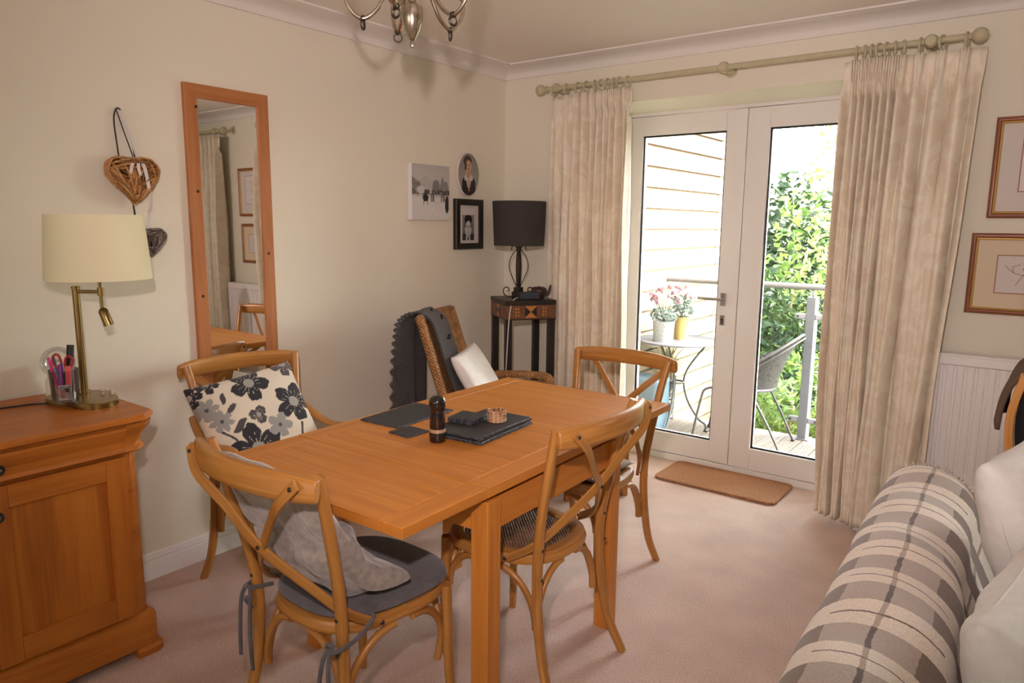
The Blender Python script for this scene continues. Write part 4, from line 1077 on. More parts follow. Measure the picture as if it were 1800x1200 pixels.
sh.lathe([(.162, sb), (.1465, st_), (.1455, st_), (.161, sb)], (ax, ay, 0), n); sho = sh.build('shade', 'cream_shade', lamp, smooth=True, angle=40)
b = MB()
for i in range(3):
    a = 2*PI*i/3; b.tube([(ax, ay, .52), (ax+.152*math.cos(a), ay+.152*math.sin(a), .53)], .0015, 6)
b.build('shade_carrier', 'brass', sho, smooth=True)
MB().lathe([(0, .52), (.014, .52), (.014, .55), (.03, .585), (.024, .61), (0, .62)], (ax, ay, 0), 20).build('bulb', 'bulb', lamp, smooth=True)
MB().tube(bez([(-.02, -.105, .006), (-.06, -.16, .004), (-.08, -.30, .004), (-.06, -.5, .004)], 8), .0032, 8).build('power_cord', 'black_cable', lamp, smooth=True)

# ---------------------------------------------------------------- pen pot and its contents, glass globe
PX, PYY = .275, -2.728
ZB = CBZ+.0213
ppt = thing('pen_pot', 'clear plastic pot full of pens standing on the brass lamp base', 'pen pot', (PX, PYY, ZB))
b = MB().lathe([(.0395, .004), (.0445, .106), (.0430, .106), (.038, .006)], seg=36); b.build('cup', 'clear_plastic', ppt, smooth=True, angle=40)
MB().lathe([(0, 0), (.039, 0), (.039, .005), (0, .005)], seg=36).build('cup_base', 'clear_plastic', ppt, smooth=True, angle=40)
def pen(name, mat, a, r0, r1, L, rad, label, flatw=None, tip=None):
    p0 = Vector((PX+r0*math.cos(a), PYY+r0*math.sin(a), ZB+.0065)); p1 = Vector((PX+r1*math.cos(a+.2), PYY+r1*math.sin(a+.2), 0)); hz = math.sqrt(max(1e-4, L*L-(p1-Vector((p0.x, p0.y, 0))).length_squared)); p1.z = p0.z+hz
    b = MB(); d = p1-p0
    if flatw: b.sweep([p0, p0+d*.5, p1], rrect(flatw, rad*2, rad*.6, 3))
    else: b.tube([p0, p0+d*.03, p0+d*.10, p0+d*.11, p0+d*.985, p1], [rad*.25, rad*.5, rad*.8, rad, rad, rad*.8], 12)
    o = b.build(name, mat, None, smooth=True, angle=40); return tag(o, label, 'pen')
pen('pen', 'pen_pink', -2.2, .012, .040, .145, .0050, 'bright pink pen leaning at the left of the pen pot')
pen('pen', 'pen_blue', -2.9, .010, .034, .138, .0042, 'blue pen next to the bright pink pen in the pot')
pen('pen', 'pen_purple', -1.2, .014, .012, .118, .0075, 'short purple pen in the middle of the pen pot')
pen('pen', 'pen_grey', 1.2, .006, .030, .134, .0060, 'flat grey pen sloping right in the pen pot', .016)
pen('pen', 'pen_navy', 1.9, .012, .032, .122, .0070, 'dark navy pen low at the right of the pot')
pen('marker_pen', 'pen_black', 1.55, .010, .030, .178, .0090, 'thick black marker standing tallest in the pot', .020)
o = pen('highlighter_pen', 'highlighter', .1, .018, .022, .112, .0075, 'coral highlighter end at the front of the pen pot', .018)
sc_t = thing('scissors', 'red-handled scissors standing handles up in the pen pot', 'scissors', (PX+.002, PYY, ZB+.0065), math.radians(50))
b = MB()
for s_ in (-1, 1): b.add([(s_*.001, -.0008, 0), (s_*.009, -.0008, .07), (-s_*.003, -.0008, .085), (s_*.001, .0008, 0), (s_*.009, .0008, .07), (-s_*.003, .0008, .085)], [[0, 1, 2], [3, 5, 4], [0, 3, 4, 1], [1, 4, 5, 2], [2, 5, 3, 0]])
b.build('blade', 'steel', sc_t)
for s_, hh in ((-1, .150), (1, .143)):
    b = MB(); L = [(s_*.004, 0, .082), (s_*.008, 0, .10), (s_*.005, 0, .118), (s_*.010, 0, hh-.006), (s_*.020, 0, hh), (s_*.029, 0, hh-.010), (s_*.028, 0, .120), (s_*.018, 0, .104), (s_*.008, 0, .094)]
    b.tube(bez(L, 5), .0042, 8); b.build('handle', 'scissors_red', sc_t, smooth=True)
o = MB().box(-.019, .019, -.0006, .0006, 0, .05).build('snapshot', 'paper', None, loc=(PX+.026, PYY-.010, ZB+.0075), rot=(0, 0, math.radians(62))); tag(o, 'small snapshot card standing inside the clear pen pot', 'photo card')
b = MB(); raster(b, .034, .044, 22, 28, lambda x, z: (.42, .20, .11) if ell(x, z, -.35, -.2, .45, .7) else ((.05, .045, .045) if ell(x, z, .25, .35, .5, .35) else g_(.20+.35*vnoise(x*5, z*5))), -.0008)
q = b.build('print', 'print', o); q.location = (0, 0, .025)
gl = thing('glass_globe', 'clear glass globe behind the pen pot near the wall', 'ornament', (.072, -2.668, CBZ))
MB().ball((0, 0, .118), .055, 32).build('globe', 'globe_glass', gl, smooth=True)
MB().lathe([(0, 0), (.045, 0), (.045, .05), (.038, .066), (.034, .115), (.030, .122), (0, .124)], seg=28).build('plinth', 'globe_base', gl, smooth=True, angle=40)

# ================================================================== RATTAN ARMCHAIR
RC = thing('rattan_armchair', 'high-backed rattan armchair in the corner with a charcoal throw', 'armchair', (.655, -.845, 0), math.radians(-66.4))
def slab(b, w0, w1, P, th):
    """curved slab: width w0 (bottom)->w1 (top) along path P of (y,z)"""
    Q = bez([(0, y, z) for y, z in P], 6); k = len(Q)
    def pt(u, v):
        i = v*(k-1); a = Q[min(int(i), k-2)]; c = Q[min(int(i)+1, k-1)]; p = a.lerp(c, i-int(i)) if int(i) < k-1 else Q[-1]
        wd = w0+(w1-w0)*v; x = (u*2-1)*wd/2
        return (x, p.y-.025*(1-(u*2-1)**2)*v, p.z)
    b.grid(pt, 14, k-1, lambda a, c: (a*w1, c*.75)); return pt
b = MB(); BP = [(-.145, .36), (-.19, .46), (-.265, .70), (-.355, .985)]
bpt = slab(b, .47, .47, BP, .04); b.build('backrest', 'rattan', RC, smooth=True, solid=.030)
for s_ in (-1, 1):
    MB().tube(bez([(s_*.235, y, z) for y, z in [(-.10, .30)]+BP[1:]+[(-.36, 1.0)]], 6), .024, 12).build('back_rim', 'rattan', RC, smooth=True)
    MB().sweep(bez([(s_*.262, -.245, .60), (s_*.285, -.14, .635), (s_*.295, .0, .645), (s_*.292, .13, .645), (s_*.285, .185, .632), (s_*.278, .195, .57), (s_*.268, .175, .35)], 6), oval(.034, .020, 12), ref=(0, 0, 1)).build('armrest', 'rattan', RC, smooth=True)
    MB().tube(bez([(s_*.25, .19, 0), (s_*.255, .19, .2), (s_*.265, .185, .40)], 5), .021, 10).build('front_leg', 'rattan', RC, smooth=True)
    MB().tube(bez([(s_*.23, -.30, 0), (s_*.23, -.22, .2), (s_*.235, -.17, .40)], 5), .021, 10).build('rear_leg', 'rattan', RC, smooth=True)
    def sd(u, v, s_=s_): return (s_*(.262+.02*v), -.20+.38*u, .34+.28*v)
    MB().grid(sd, 8, 6, lambda a, c: (a*.38, c*.28)).build('side_panel', 'rattan', RC, smooth=True, solid=.014)
MB().box(-.25, .25, -.17, .20, .33, .40, 'x').build('seat', 'rattan', RC, bevel=.015)
b = MB(); puff(b, .46, .38, .035, 16, 4)
o = b.build('seat_cushion', 'linen_white', RC, smooth=True, loc=(0, .02, .437))
MB().tube([(-.235, -.362, 1.0), (-.1, -.382, 1.0), (.1, -.382, 1.0), (.235, -.362, 1.0)], .022, 12).build('top_rim', 'rattan', RC, smooth=True)
# charcoal throw over the back, hanging behind
TH = thing('throw', 'charcoal throw with ruffled edge hung over the rattan chair back', 'throw', (.655, -.845, .35), math.radians(-66.4))
pf = [(-.175, .50), (-.205, .60), (-.245, .70), (-.295, .86), (-.335, .98), (-.362, 1.022), (-.398, 1.030), (-.428, 1.0), (-.440, .92), (-.448, .80), (-.450, .62), (-.452, .44)]
Q = bez([(0, y+.030 if i < 5 else y, z) for i, (y, z) in enumerate(pf)], 6); KQ = len(Q)
def thr(u, v):
    i = v*(KQ-1); a = Q[min(int(i), KQ-2)]; c = Q[min(int(i)+1, KQ-1)]; p = a.lerp(c, i-int(i)) if i < KQ-1 else Q[-1]
    beh = max(0., min(1., (v-.48)/.18))                   # 0 in front, 1 behind
    x0, x1 = .205+.11*beh, .005-.06*beh
    x = x0+(x1-x0)*u
    y = p.y-.018*beh*math.sin(u*9+1)*v+.004*math.sin(12*v+u*5)-.012*(1-((x)/.24)**2)*(1-beh)*0
    return (x, y-(.055 if beh > .5 else .0)*max(0, (v-.55)/.45)*0, p.z-.35)
MB().grid(thr, 18, 70, lambda a, c: (a*.25, c*1.2)).build('cloth', 'blanket_grey', TH, smooth=True, solid=.010)
b = MB()
def ruf(u, v):
    vv = .53+.46*v; p = Vector(thr(0, vv)); wv = abs(math.sin(PI*15*v))
    return (p.x-.004+u*(.010+.016*wv), p.y-.014*u*math.sin(PI*30*v), p.z+.004*math.sin(PI*30*v)*u)
b.grid(ruf, 5, 180); b.build('ruffle', 'blanket_grey', TH, smooth=True, solid=.008)
for k in range(5):
    p = Vector(thr(.62, .12+.09*k)); MB().tube([p+Vector((-.014, .006, .004)), p+Vector((-.004, .016, .002)), p+Vector((.004, .016, -.012)), p+Vector((.014, .006, -.008))], .005, 6).build('tassel', 'cotton_black', TH, smooth=True)
# white cushion leaning in the rattan chair
wc = thing('white_cushion', 'white cotton cushion with small printed patch in the rattan armchair', 'cushion', (0, 0, 0))
b = MB(); puff(b, .36, .36, .048, 26, 3, corner=.06, seed=8); b.build('cover', 'linen_white', wc, smooth=True)
b = MB(); raster(b, .045, .060, 14, 18, lambda x, z: (.10, .085, .08) if ell(x, z, -.2, .1, .6, .6) else ((.45, .20, .10) if x > .3 else (.55, .60, .62)), 0)
b.v = [(x+.07, z-.09, .040-abs(z)*.10) for x, y, z in b.v]; b.build('patch', 'print', wc)
place(wc, (.552, -.908, .672), (.80, .30, .50), (-.46, -.26, .85))

# rattan footstool behind the far chair
FS = thing('rattan_footstool', 'low wood-legged rattan footstool behind the far dining chair', 'footstool', (.905, -.385, 0), math.radians(53))
MB().box(-.19, .19, -.13, .13, .27, .40, 'x').build('woven_top', 'rattan', FS, bevel=.02)
MB().box(-.185, .185, -.125, .125, .245, .272, 'x').build('rail', 'chair_wood', FS, bevel=.004)
for sx in (-1, 1):
    for sy in (-1, 1): MB().box(sx*.165-.016, sx*.165+.016, sy*.105-.016, sy*.105+.016, 0, .246, 'z').build('leg', 'chair_wood', FS, bevel=.003)

# ================================================================== PLANT STAND, BLACK LAMP, BOX, TEAPOT
SW, SH = .30, 1.03
STA = math.radians(55)
d1 = Vector((math.cos(STA), math.sin(STA), 0)); d2 = Vector((-math.sin(STA), math.cos(STA), 0)); C0 = Vector((.38, -.47, 0))
SC = C0+(d1+d2)*SW/2
ST = thing('plant_stand', 'tall black wooden stand with inlaid apron in the room corner', 'side table', SC, STA)
MB().box(-SW/2-.004, SW/2+.004, -SW/2-.004, SW/2+.004, SH-.026, SH).build('top', 'black_wood', ST, bevel=.002)
for sx in (-1, 1):
    for sy in (-1, 1): MB().box(sx*(SW/2-.019)-.019, sx*(SW/2-.019)+.019, sy*(SW/2-.019)-.019, sy*(SW/2-.019)+.019, 0, SH-.026, 'z').build('leg', 'black_wood', ST, bevel=.002)
for k in range(4):
    a = k*PI/2; q = Matrix.Rotation(a, 4, 'Z')
    b = MB().box(-SW/2-.001, SW/2+.001, -SW/2-.002, -SW/2+.018, SH-.105, SH-.028); b.v = [tuple(q @ Vector(v)) for v in b.v]; ap = b.build('apron', 'inlay_brown', ST)
    b = MB().box(-SW/2-.002, SW/2+.002, -SW/2-.003, -SW/2+.020, SH-.112, SH-.105); b.v = [tuple(q @ Vector(v)) for v in b.v]; b.build('apron_bead', 'black_wood', ST)
    zc = SH-.066; y = -SW/2-.0025; b = MB()
    b.add([(-.036, y, zc+.034), (.036, y, zc+.034), (0, y, zc), (-.036, y, zc-.034), (.036, y, zc-.034)], [[0, 2, 1], [2, 3, 4]], None, 0)
    b.add([(-.036, y, zc+.028), (0, y, zc), (-.036, y, zc-.028), (.036, y, zc+.028), (.036, y, zc-.028)], [[0, 2, 1], [3, 1, 4]], None, 1)
    for sx in (-1, 1):
        for i in range(2):
            for j in range(3):
                cx, cz = sx*.083+(i-.5)*.016, zc+(j-1)*.019
                b.add([(cx-.006, y, cz), (cx, y, cz-.008), (cx+.006, y, cz), (cx, y, cz+.008)], [[0, 1, 2, 3]], None, 0)
    b.v = [tuple(q @ Vector(v)) for v in b.v]; b.build('inlay', ['inlay_orange', 'black_wood'], ap)
BL = thing('black_table_lamp', 'wrought-iron table lamp with black drum shade on the corner stand', 'lamp', SC+Vector((-.055, .03, SH)), 0)
b = MB().box(-.028, .028, -.028, .028, .0, .030).box(-.020, .020, -.020, .020, .030, .055)
b.build('base', 'dark_bronze', BL, bevel=.003)
MB().lathe([(0, .05), (.010, .05), (.012, .06), (.015, .12), (.0165, .17), (.015, .21), (.011, .255), (.014, .262), (.014, .275), (0, .28)], seg=20).build('stem', 'dark_bronze', BL, smooth=True, angle=40)
rv = Vector((r_.x, r_.y, 0))
for k in range(4):
    a = math.radians(37+90*k); dv = Vector((math.cos(a), math.sin(a), 0))
    P = bez([dv*.010+Vector((0, 0, .058)), dv*.034+Vector((0, 0, .11)), dv*.052+Vector((0, 0, .165)), dv*.043+Vector((0, 0, .22)), dv*.012+Vector((0, 0, .262))], 6)
    MB().tube(P, .0026, 7).build('cage_wire', 'dark_bronze', BL, smooth=True)
    P = bez([dv*.010+Vector((0, 0, .272)), dv*.026+Vector((0, 0, .284)), dv*.038+Vector((0, 0, .276)), dv*.040+Vector((0, 0, .258))], 6); MB().tube(P, .0026, 7).build('scroll', 'dark_bronze', BL, smooth=True)
    P = bez([dv*.024+Vector((0, 0, .004)), dv*.06+Vector((0, 0, .004)), dv*.082+Vector((0, 0, .020)), dv*.080+Vector((0, 0, .048)), dv*.062+Vector((0, 0, .054)), dv*.052+Vector((0, 0, .040)), dv*.060+Vector((0, 0, .030))], 6)
    if k != 3: MB().tube(P, .003, 7).build('foot_scroll', 'dark_bronze', BL, smooth=True)
BL.scale = (1.075,)*3
bs = MB().lathe([(.138, .285), (.148, .525), (.146, .525), (.136, .285)], seg=56).build('shade', 'black_shade', BL, smooth=True, angle=40)
MB().lathe([(.1355, .287), (.1455, .523)], seg=56).build('shade_lining', 'shade_lining', bs, smooth=True)
b = MB()
for k in range(3): a = 2*PI*k/3; b.tube([(0, 0, .31), (.138*math.cos(a), .138*math.sin(a), .30)], .0016, 6)
b.tube([(0, 0, .27), (0, 0, .33)], .012, 10); b.build('shade_carrier', 'dark_bronze', bs, smooth=True)
MB().lathe([(0, .33), (.014, .33), (.03, .38), (.024, .41), (0, .42)], seg=16).build('bulb', 'bulb', BL, smooth=True)
bx = thing('speaker_box', 'small dark blue box in front of the black lamp base', 'box', SC+d1*.01-d2*.085+Vector((0, 0, SH)), STA-math.radians(8))
MB().box(-.059, .059, -.034, .034, 0, .043).build('case', 'box_blue', bx, bevel=.006)
cbl = []
p = bx.location
q0 = SC-d1*.055-d2*.085+Vector((0, 0, SH+.010))
cb = MB().tube(bez([q0, q0-d1*.035-d2*.03+Vector((0, 0, -.004)), q0-d1*.065-d2*.065+Vector((0, 0, -.04)), q0-d1*.085-d2*.085+Vector((0, 0, -.14)), q0-d1*.10-d2*.09+Vector((0, 0, -.4)), q0-d1*.13-d2*.08+Vector((0, 0, -1.06))], 8), .0030, 8).build('power_cable', 'white_cable', bx, smooth=True)
cb.matrix_parent_inverse = (Matrix.Translation(bx.location) @ Matrix.Rotation(STA-math.radians(8), 4, 'Z')).inverted()
tp = thing('iron_teapot', 'small dark cast-iron teapot standing on the corner stand', 'teapot', SC+d1*.085-d2*.045+Vector((0, 0, SH)), math.radians(37))
tp.scale = (1.08, 1.08, 1.15)
MB().lathe([(0, 0), (.026, 0), (.028, .004), (.040, .022), (.044, .040), (.040, .052), (.030, .058), (.010, .060), (.004, .062), (0, .063)], seg=28).build('pot', 'teapot_iron', tp, smooth=True, angle=50)
MB().tube(bez([(.036, 0, .018), (.052, 0, .030), (.058, 0, .050), (.064, 0, .070)], 6), [.010-.0055*i/18 for i in range(19)], 10).build('spout', 'teapot_iron', tp, smooth=True)
MB().tube(bez([(-.034, 0, .050), (-.052, 0, .056), (-.062, 0, .044), (-.054, 0, .028), (-.042, 0, .026)], 6), .003, 8).build('handle', 'teapot_iron', tp, smooth=True)

# ================================================================== DOOR MAT
o = MB().prism([(x+1.442, y+.213) for x, y in rrect(.705, .372, .05, 6)], 0.0005, .016).build('door_mat', 'mat_coir', None, bevel=.005); tag(o, 'brown coir door mat lying before the glazed balcony doors', 'door mat')

# ================================================================== CHANDELIER
CHX, CHY, CHB = 1.325, -2.145, 1.952
CD = thing('chandelier', 'brushed nickel chandelier with ring pendants hanging over the dining table', 'chandelier', (CHX, CHY, CHB))
MB().lathe([(0, 0), (.006, .002), (.0085, .010), (.006, .017), (.0045, .020), (.009, .023), (.010, .026), (.013, .032), (.024, .052), (.030, .076), (.031, .098), (.028, .112), (.020, .118), (.012, .124), (.012, .150), (.018, .160), (.024, .178), (.018, .198), (.010, .206), (.010, .26), (.016, .27), (.012, .28), (.006, .285), (.006, .405), (.05, .408), (.055, .42), (.055, CZ-CHB-.001), (0, CZ-CHB-.001)], seg=32).build('stem', 'nickel', CD, smooth=True, angle=45)
for k in range(5):
    a = math.radians(81+72*k); dv = Vector((math.cos(a), math.sin(a), 0)); zz = Vector((0, 0, 1))
    P = bez([dv*.012+zz*.176, dv*.040+zz*.182, dv*.068+zz*.150, dv*.098+zz*.100, dv*.138+zz*.074, dv*.172+zz*.098, dv*.188+zz*.140, dv*.186+zz*.174], 6)
    ar = MB().tube(P, .0062, 10).build('arm', 'nickel', CD, smooth=True)
    c = dv*.186; MB().lathe([(0, .168), (.010, .168), (.014, .176), (.030, .188), (.036, .200), (.034, .201), (.012, .190), (0, .190)], c, 24).build('cup', 'nickel', ar, smooth=True, angle=50)
    MB().lathe([(0, .190), (.0125, .190), (.0125, .280), (0, .280)], c, 16).build('candle_sleeve', 'candle', ar, smooth=True, angle=40)
    MB().lathe([(0, .280), (.010, .280), (.017, .305), (.013, .335), (.003, .360), (0, .360)], c, 16).build('bulb', 'bulb', ar, smooth=True)
    n = 18; cc = dv*.138+zz*.058; tg = Vector((-dv.y, dv.x, 0)); mixv = (dv*.35+tg*.94)
    b = MB(); b.sweep([cc+mixv*.012*math.cos(2*PI*i/n)+zz*.012*math.sin(2*PI*i/n) for i in range(n)], rrect(.0035, .008, .001, 2), closed=True, ref=tuple(zz)); b.build('ring_pendant', 'dark_bronze', ar, smooth=True, angle=40)
    MB().lathe([(.0066, -.005), (.0085, -.005), (.0085, .005), (.0066, .005)], dv*.138+zz*.074, 14, axis='x').build('ring_collar', 'dark_bronze', ar, smooth=True)

# ================================================================== SOFA, PLAID BLANKET, CUSHIONS
SOX, SOY = 2.665, -2.20; SOR = math.radians(2.4)
SOFA = thing('sofa', 'low sofa seen from behind under a plaid woollen blanket', 'sofa', (SOX, SOY, 0), SOR)
def roll(hw, z0, z1, zr, n=24):
    """cross-section of the rounded sofa back, (x,z): left side, dome, right side sloping to the seat"""
    P = [(-hw, z0), (-hw, z1-.10)]
    for i in range(n+1):
        a = PI-PI*i/n; P.append((hw*math.cos(a), z1-.10+.10*math.sin(a)))
    P += [(hw+.05, z1-.22), (hw+.10, zr)]
    return P
Y0, Y1 = -.78, .80
b = MB(); P = roll(.098, .10, .775, .40); n = len(P); V = [(x, y, z) for y in (Y0, Y1) for x, z in P]
b.add(V, [[i, i+1, n+i+1, n+i] for i in range(n-1)]+[[n-1, 0, n, 2*n-1], list(range(n))[::-1], list(range(n, 2*n))]); b.build('backrest', 'sofa_fabric', SOFA, smooth=True, angle=40)
MB().box(-.08, .80, Y0+.02, Y1-.02, .08, .30).build('base', 'sofa_fabric', SOFA, bevel=.02)
for k in range(2):
    ya = Y0+.19+k*.60; b = MB(); b.box(.165, .80, ya, ya+.595, .30, .44); b.build('seat_cushion', 'sofa_fabric', SOFA, bevel=.04, segs=4)
for y in (Y0, Y1-.18): MB().box(.20, .78, y, y+.18, .10, .58).build('arm', 'sofa_fabric', SOFA, bevel=.06, segs=5)
for x, y in ((-.05, Y0+.06), (.74, Y0+.06), (-.05, Y1-.06), (.74, Y1-.06)): MB().lathe([(0, 0), (.02, 0), (.026, .09), (0, .09)], (x, y, 0), 16).build('foot', 'black_wood', SOFA, smooth=True, angle=40)
PL = thing('plaid_blanket', 'brown grey and cream checked wool blanket draped over the sofa back', 'blanket', (SOX, SOY, 0), SOR)
rp = roll(.116, .42, .797, .47)
acc = [0.]
for i in range(1, len(rp)): acc.append(acc[-1]+math.dist(rp[i-1], rp[i]))
def at(L):
    L = max(0, min(acc[-1], L))
    for i in range(1, len(rp)):
        if L <= acc[i]:
            q = (L-acc[i-1])/(acc[i]-acc[i-1]); return (rp[i-1][0]+(rp[i][0]-rp[i-1][0])*q, rp[i-1][1]+(rp[i][1]-rp[i-1][1])*q)
    return rp[-1]
YB0, YB1 = -.80, .775
V0 = .175                                               # v offset so the stripes sit as in the photo
def bl(u, v):
    x, z = at(v*acc[-1]); y = YB0+(YB1-YB0)*u
    e = .006*math.sin(9*y+3*v)+.005*math.sin(23*y+8*v)
    return (x+e*.6, y+.012*math.sin(v*7)*u, z+e-.004*max(0, (u-.93)*14))
MB().grid(bl, 110, 60, lambda a, c: (YB1-(YB0+(YB1-YB0)*a)+.055, c*acc[-1]-V0)).build('cloth', 'plaid', PL, smooth=True, solid=.006)
b = MB(); rnd = random.Random(4)
for i in range(90):
    v = (i+.5)/90; p = Vector(bl(1., v)); pn = Vector(bl(1., min(1, v+.01)))
    L = rnd.uniform(.016, .034); dx = rnd.uniform(-.006, .006)
    tg = (pn-p).normalized(); nrm = Vector((-tg.z, 0, tg.x))
    if nrm.z < 0 and abs(p.x) < .1: nrm = -nrm
    b.tube([p, p+Vector((0, L*.55, 0))+tg*dx*.5+nrm*.004, p+Vector((0, L, -.004))+tg*dx+nrm*rnd.uniform(-.004, .010)], [.0026, .0022, .0012], 5)
fo = b.build('fringe', 'fringe_wool', PL, smooth=True); fo['kind'] = 'stuff'
def sofa_cushion(c, nrm, up, w_, h, seed, label):
    t = thing('sofa_cushion', label, 'cushion', (0, 0, 0)); b = MB(); puff(b, w_, h, .095, 40, 2.8, crumple=.014, seed=seed, corner=.10); b.build('cover', 'linen_white', t, smooth=True)
    n = 80; P = []
    for i in range(n):
        a = 2*PI*i/n; x = math.copysign(abs(math.cos(a))**.28, math.cos(a)); y = math.copysign(abs(math.sin(a))**.28, math.sin(a)); P.append((x*w_/2*.985*(1-.05*(1-y*y)), y*h/2*.985*(1-.05*(1-x*x)), 0))
    MB().tube(P, .0035, 6, closed=True).build('piping', 'linen_white', t, smooth=True); place(t, c, nrm, up); return t
sofa_cushion((2.928, -1.800, .775), (.90, -.25, .34), (-.36, .05, .93), .50, .50, 31, 'white linen cushion on the sofa nearer the radiator')
sofa_cushion((2.940, -2.270, .670), (.90, -.15, .38), (-.38, .05, .92), .47, .46, 37, 'white linen cushion on the sofa in the near right corner')

# ================================================================== BENTWOOD LOUNGE CHAIR (right edge)
LC_ = thing('lounge_chair', 'bent plywood lounge chair with black cushion by the radiator', 'armchair', (3.018, -1.035, .0))
def side_path(): return bez([(-.200, 0, 1.065), (-.222, 0, .95), (-.212, 0, .83), (-.180, 0, .70), (-.135, 0, .57), (-.07, 0, .42), (.05, 0, .385), (.25, 0, .42), (.36, 0, .44)], 7)
for yy in (-.26, .26):
    b = MB(); b.sweep([p+Vector((0, yy, 0)) for p in side_path()], [(-.024, -.010), (.024, -.010), (.024, .010), (-.024, .010)], ref=(0, 0, 1)); b.build('back_frame', 'bentwood', LC_, bevel=.003)
    b = MB(); b.sweep([p+Vector((0, yy*1.14, 0)) for p in bez([(-.38, 0, .012), (.28, 0, .012), (.36, 0, .05), (.36, 0, .45), (.30, 0, .56), (.16, 0, .575), (-.20, 0, .545)], 7)], [(-.030, -.011), (.030, -.011), (.030, .011), (-.030, .011)], ref=(0, 0, 1)); b.build('arm_frame', 'bentwood', LC_, bevel=.003)
MB().box(-.05, .0, -.28, .28, .36, .385, 'y').build('stretcher', 'bentwood', LC_, bevel=.003)
b = MB(); Q2 = side_path(); K2 = len(Q2)
def cu(u, v, off):
    i = v*(K2-1); p = Q2[min(int(round(i)), K2-1)]; a = Q2[max(0, int(round(i))-1)]; c = Q2[min(K2-1, int(round(i))+1)]
    tg = (c-a).normalized(); nr = Vector((-tg.z, 0, tg.x)); 
    if nr.x+nr.z < 0: nr = -nr
    e = (max(0, 1-(abs(u*2-1))**6)*max(0, 1-abs(v*2-1)**14))**.5
    return p+Vector((0, (u-.5)*.50, 0))+nr*(.012+off*e)
b.grid(lambda u, v: cu(u, v, .085+.012*math.sin(v*30)), 16, K2-1); b.grid(lambda u, v: cu(u, v, 0), 16, K2-1, flip=True)
b.build('cushion', 'cotton_black', LC_, smooth=True)
bc = MB(); cp_ = [(-.196, -.235, 1.062), (-.224, -.235, 1.035), (-.244, -.235, .97), (-.250, -.235, .895)]
def bcl(u, v):
    L = bez(cp_, 5); p = L[min(int(v*(len(L)-1)), len(L)-1)]
    return (p.x-.008*math.sin(u*8)*v, p.y+u*.40, p.z+.02*math.sin(u*5)*v)
bc.grid(bcl, 12, 15); o = bc.build('brown_coat', 'brown_cloth', None, smooth=True, solid=.012, loc=(3.018, -1.035, 0)); tag(o, 'brown cloth hung over the back of the bentwood lounge chair', 'cloth')

# ================================================================== BALCONY AND GARDEN
DZ = -.04
b = MB(); x = .42; k = 0
while x < 3.3:
    b.box(x, x+.118, DY+.09, 1.62, DZ-.03, DZ-.004, 'y')
    for q in range(6): b.box(x+.004+q*.019, x+.004+q*.019+.013, DY+.09, 1.62, DZ-.004, DZ, 'y')
    x += .124
struct(b.build('deck', 'deck_wood'))
b = MB(); P = .152; z = -1.62
while z < 3.3:
    b.box(.376, .42, DY+.09, 2.63, z+.020, z+P, 'y'); z += P
b.box(.20, .378, DY+.09, 2.63, -1.6, 3.3, 'y')
struct(b.build('wall_outside', 'siding'))
struct(MB().box(.20, .432, 2.63, 2.76, -1.6, 3.3).build('trim_4', 'siding_trim'))
struct(MB().box(-8, 12, 1.7, 16, -1.75, -1.6).build('ground', 'lawn'))

RL = thing('balcony_railing', 'steel balcony railing with tubular handrail and glass panels', 'railing', (1.52, 1.56, DZ))
MB().tube([(-1.10, 0, 1.090), (1.75, 0, 1.090)], .021, 16).build('handrail', 'rail_tube', RL, smooth=True, angle=40)
for px in (0, 1.62):
    p = MB().box(px-.030, px+.030, -.045, .045, 0, 1.022, 'z').build('post', 'post_paint', RL, bevel=.004)
    MB().box(px-.05, px+.05, -.055, .055, 0, .008).build('post_foot', 'post_paint', p)
    MB().tube([(px, 0, 1.02), (px, 0, 1.07)], .008, 8).build('post_stub', 'rail_metal', p, smooth=True)
    for s_ in (-1, 1):
        for cz in (.885, .145):
            MB().box(min(px+s_*.03, px+s_*.105), max(px+s_*.03, px+s_*.105), -.040, -.012, cz-.020, cz+.020).build('clamp', 'rail_metal', RL, bevel=.008)
            MB().lathe([(0, .004), (.008, .003), (.009, 0), (0, 0)], (px+s_*.085, -.041, cz), 12, axis='y').build('clamp_screw', 'gasket', RL)
for x0, x1 in ((-1.08, -.075), (.075, 1.545)): MB().box(x0, x1, -.030, -.020, .115, .995).build('glass_panel', 'rail_glass', RL)

BT = thing('bistro_table', 'round grey metal bistro table with curved legs on the balcony', 'table', (.715, 1.15, DZ))
TT = .685
MB().lathe([(0, TT-.012), (.285, TT-.012), (.292, TT-.010), (.294, TT-.002), (.290, TT+.003), (.282, TT+.002), (.270, TT-.002), (0, TT-.002)], seg=56).build('tabletop', 'table_top_grey', BT, smooth=True, angle=40)
for k in range(3):
    a = math.radians(37+120*k); dv = Vector((math.cos(a), math.sin(a), 0)); zz = Vector((0, 0, 1))
    MB().tube(bez([dv*.23+zz*(TT-.012), dv*.15+zz*.58, dv*.072+zz*.46, dv*.055+zz*.36, dv*.09+zz*.23, dv*.17+zz*.10, dv*.225+zz*.055, dv*.235+zz*.02], 7), .008, 8).build('leg', 'iron_grey', BT, smooth=True)
    MB().lathe([(0, 0), (.016, 0), (.018, .008), (.014, .018), (.008, .024), (0, .024)], dv*.235, 12).build('foot', 'iron_grey', BT, smooth=True)
MB().tube([(.052*math.cos(2*PI*i/24), .052*math.sin(2*PI*i/24), .375) for i in range(24)], .008, 8, closed=True).build('leg_ring', 'iron_grey', BT, smooth=True)

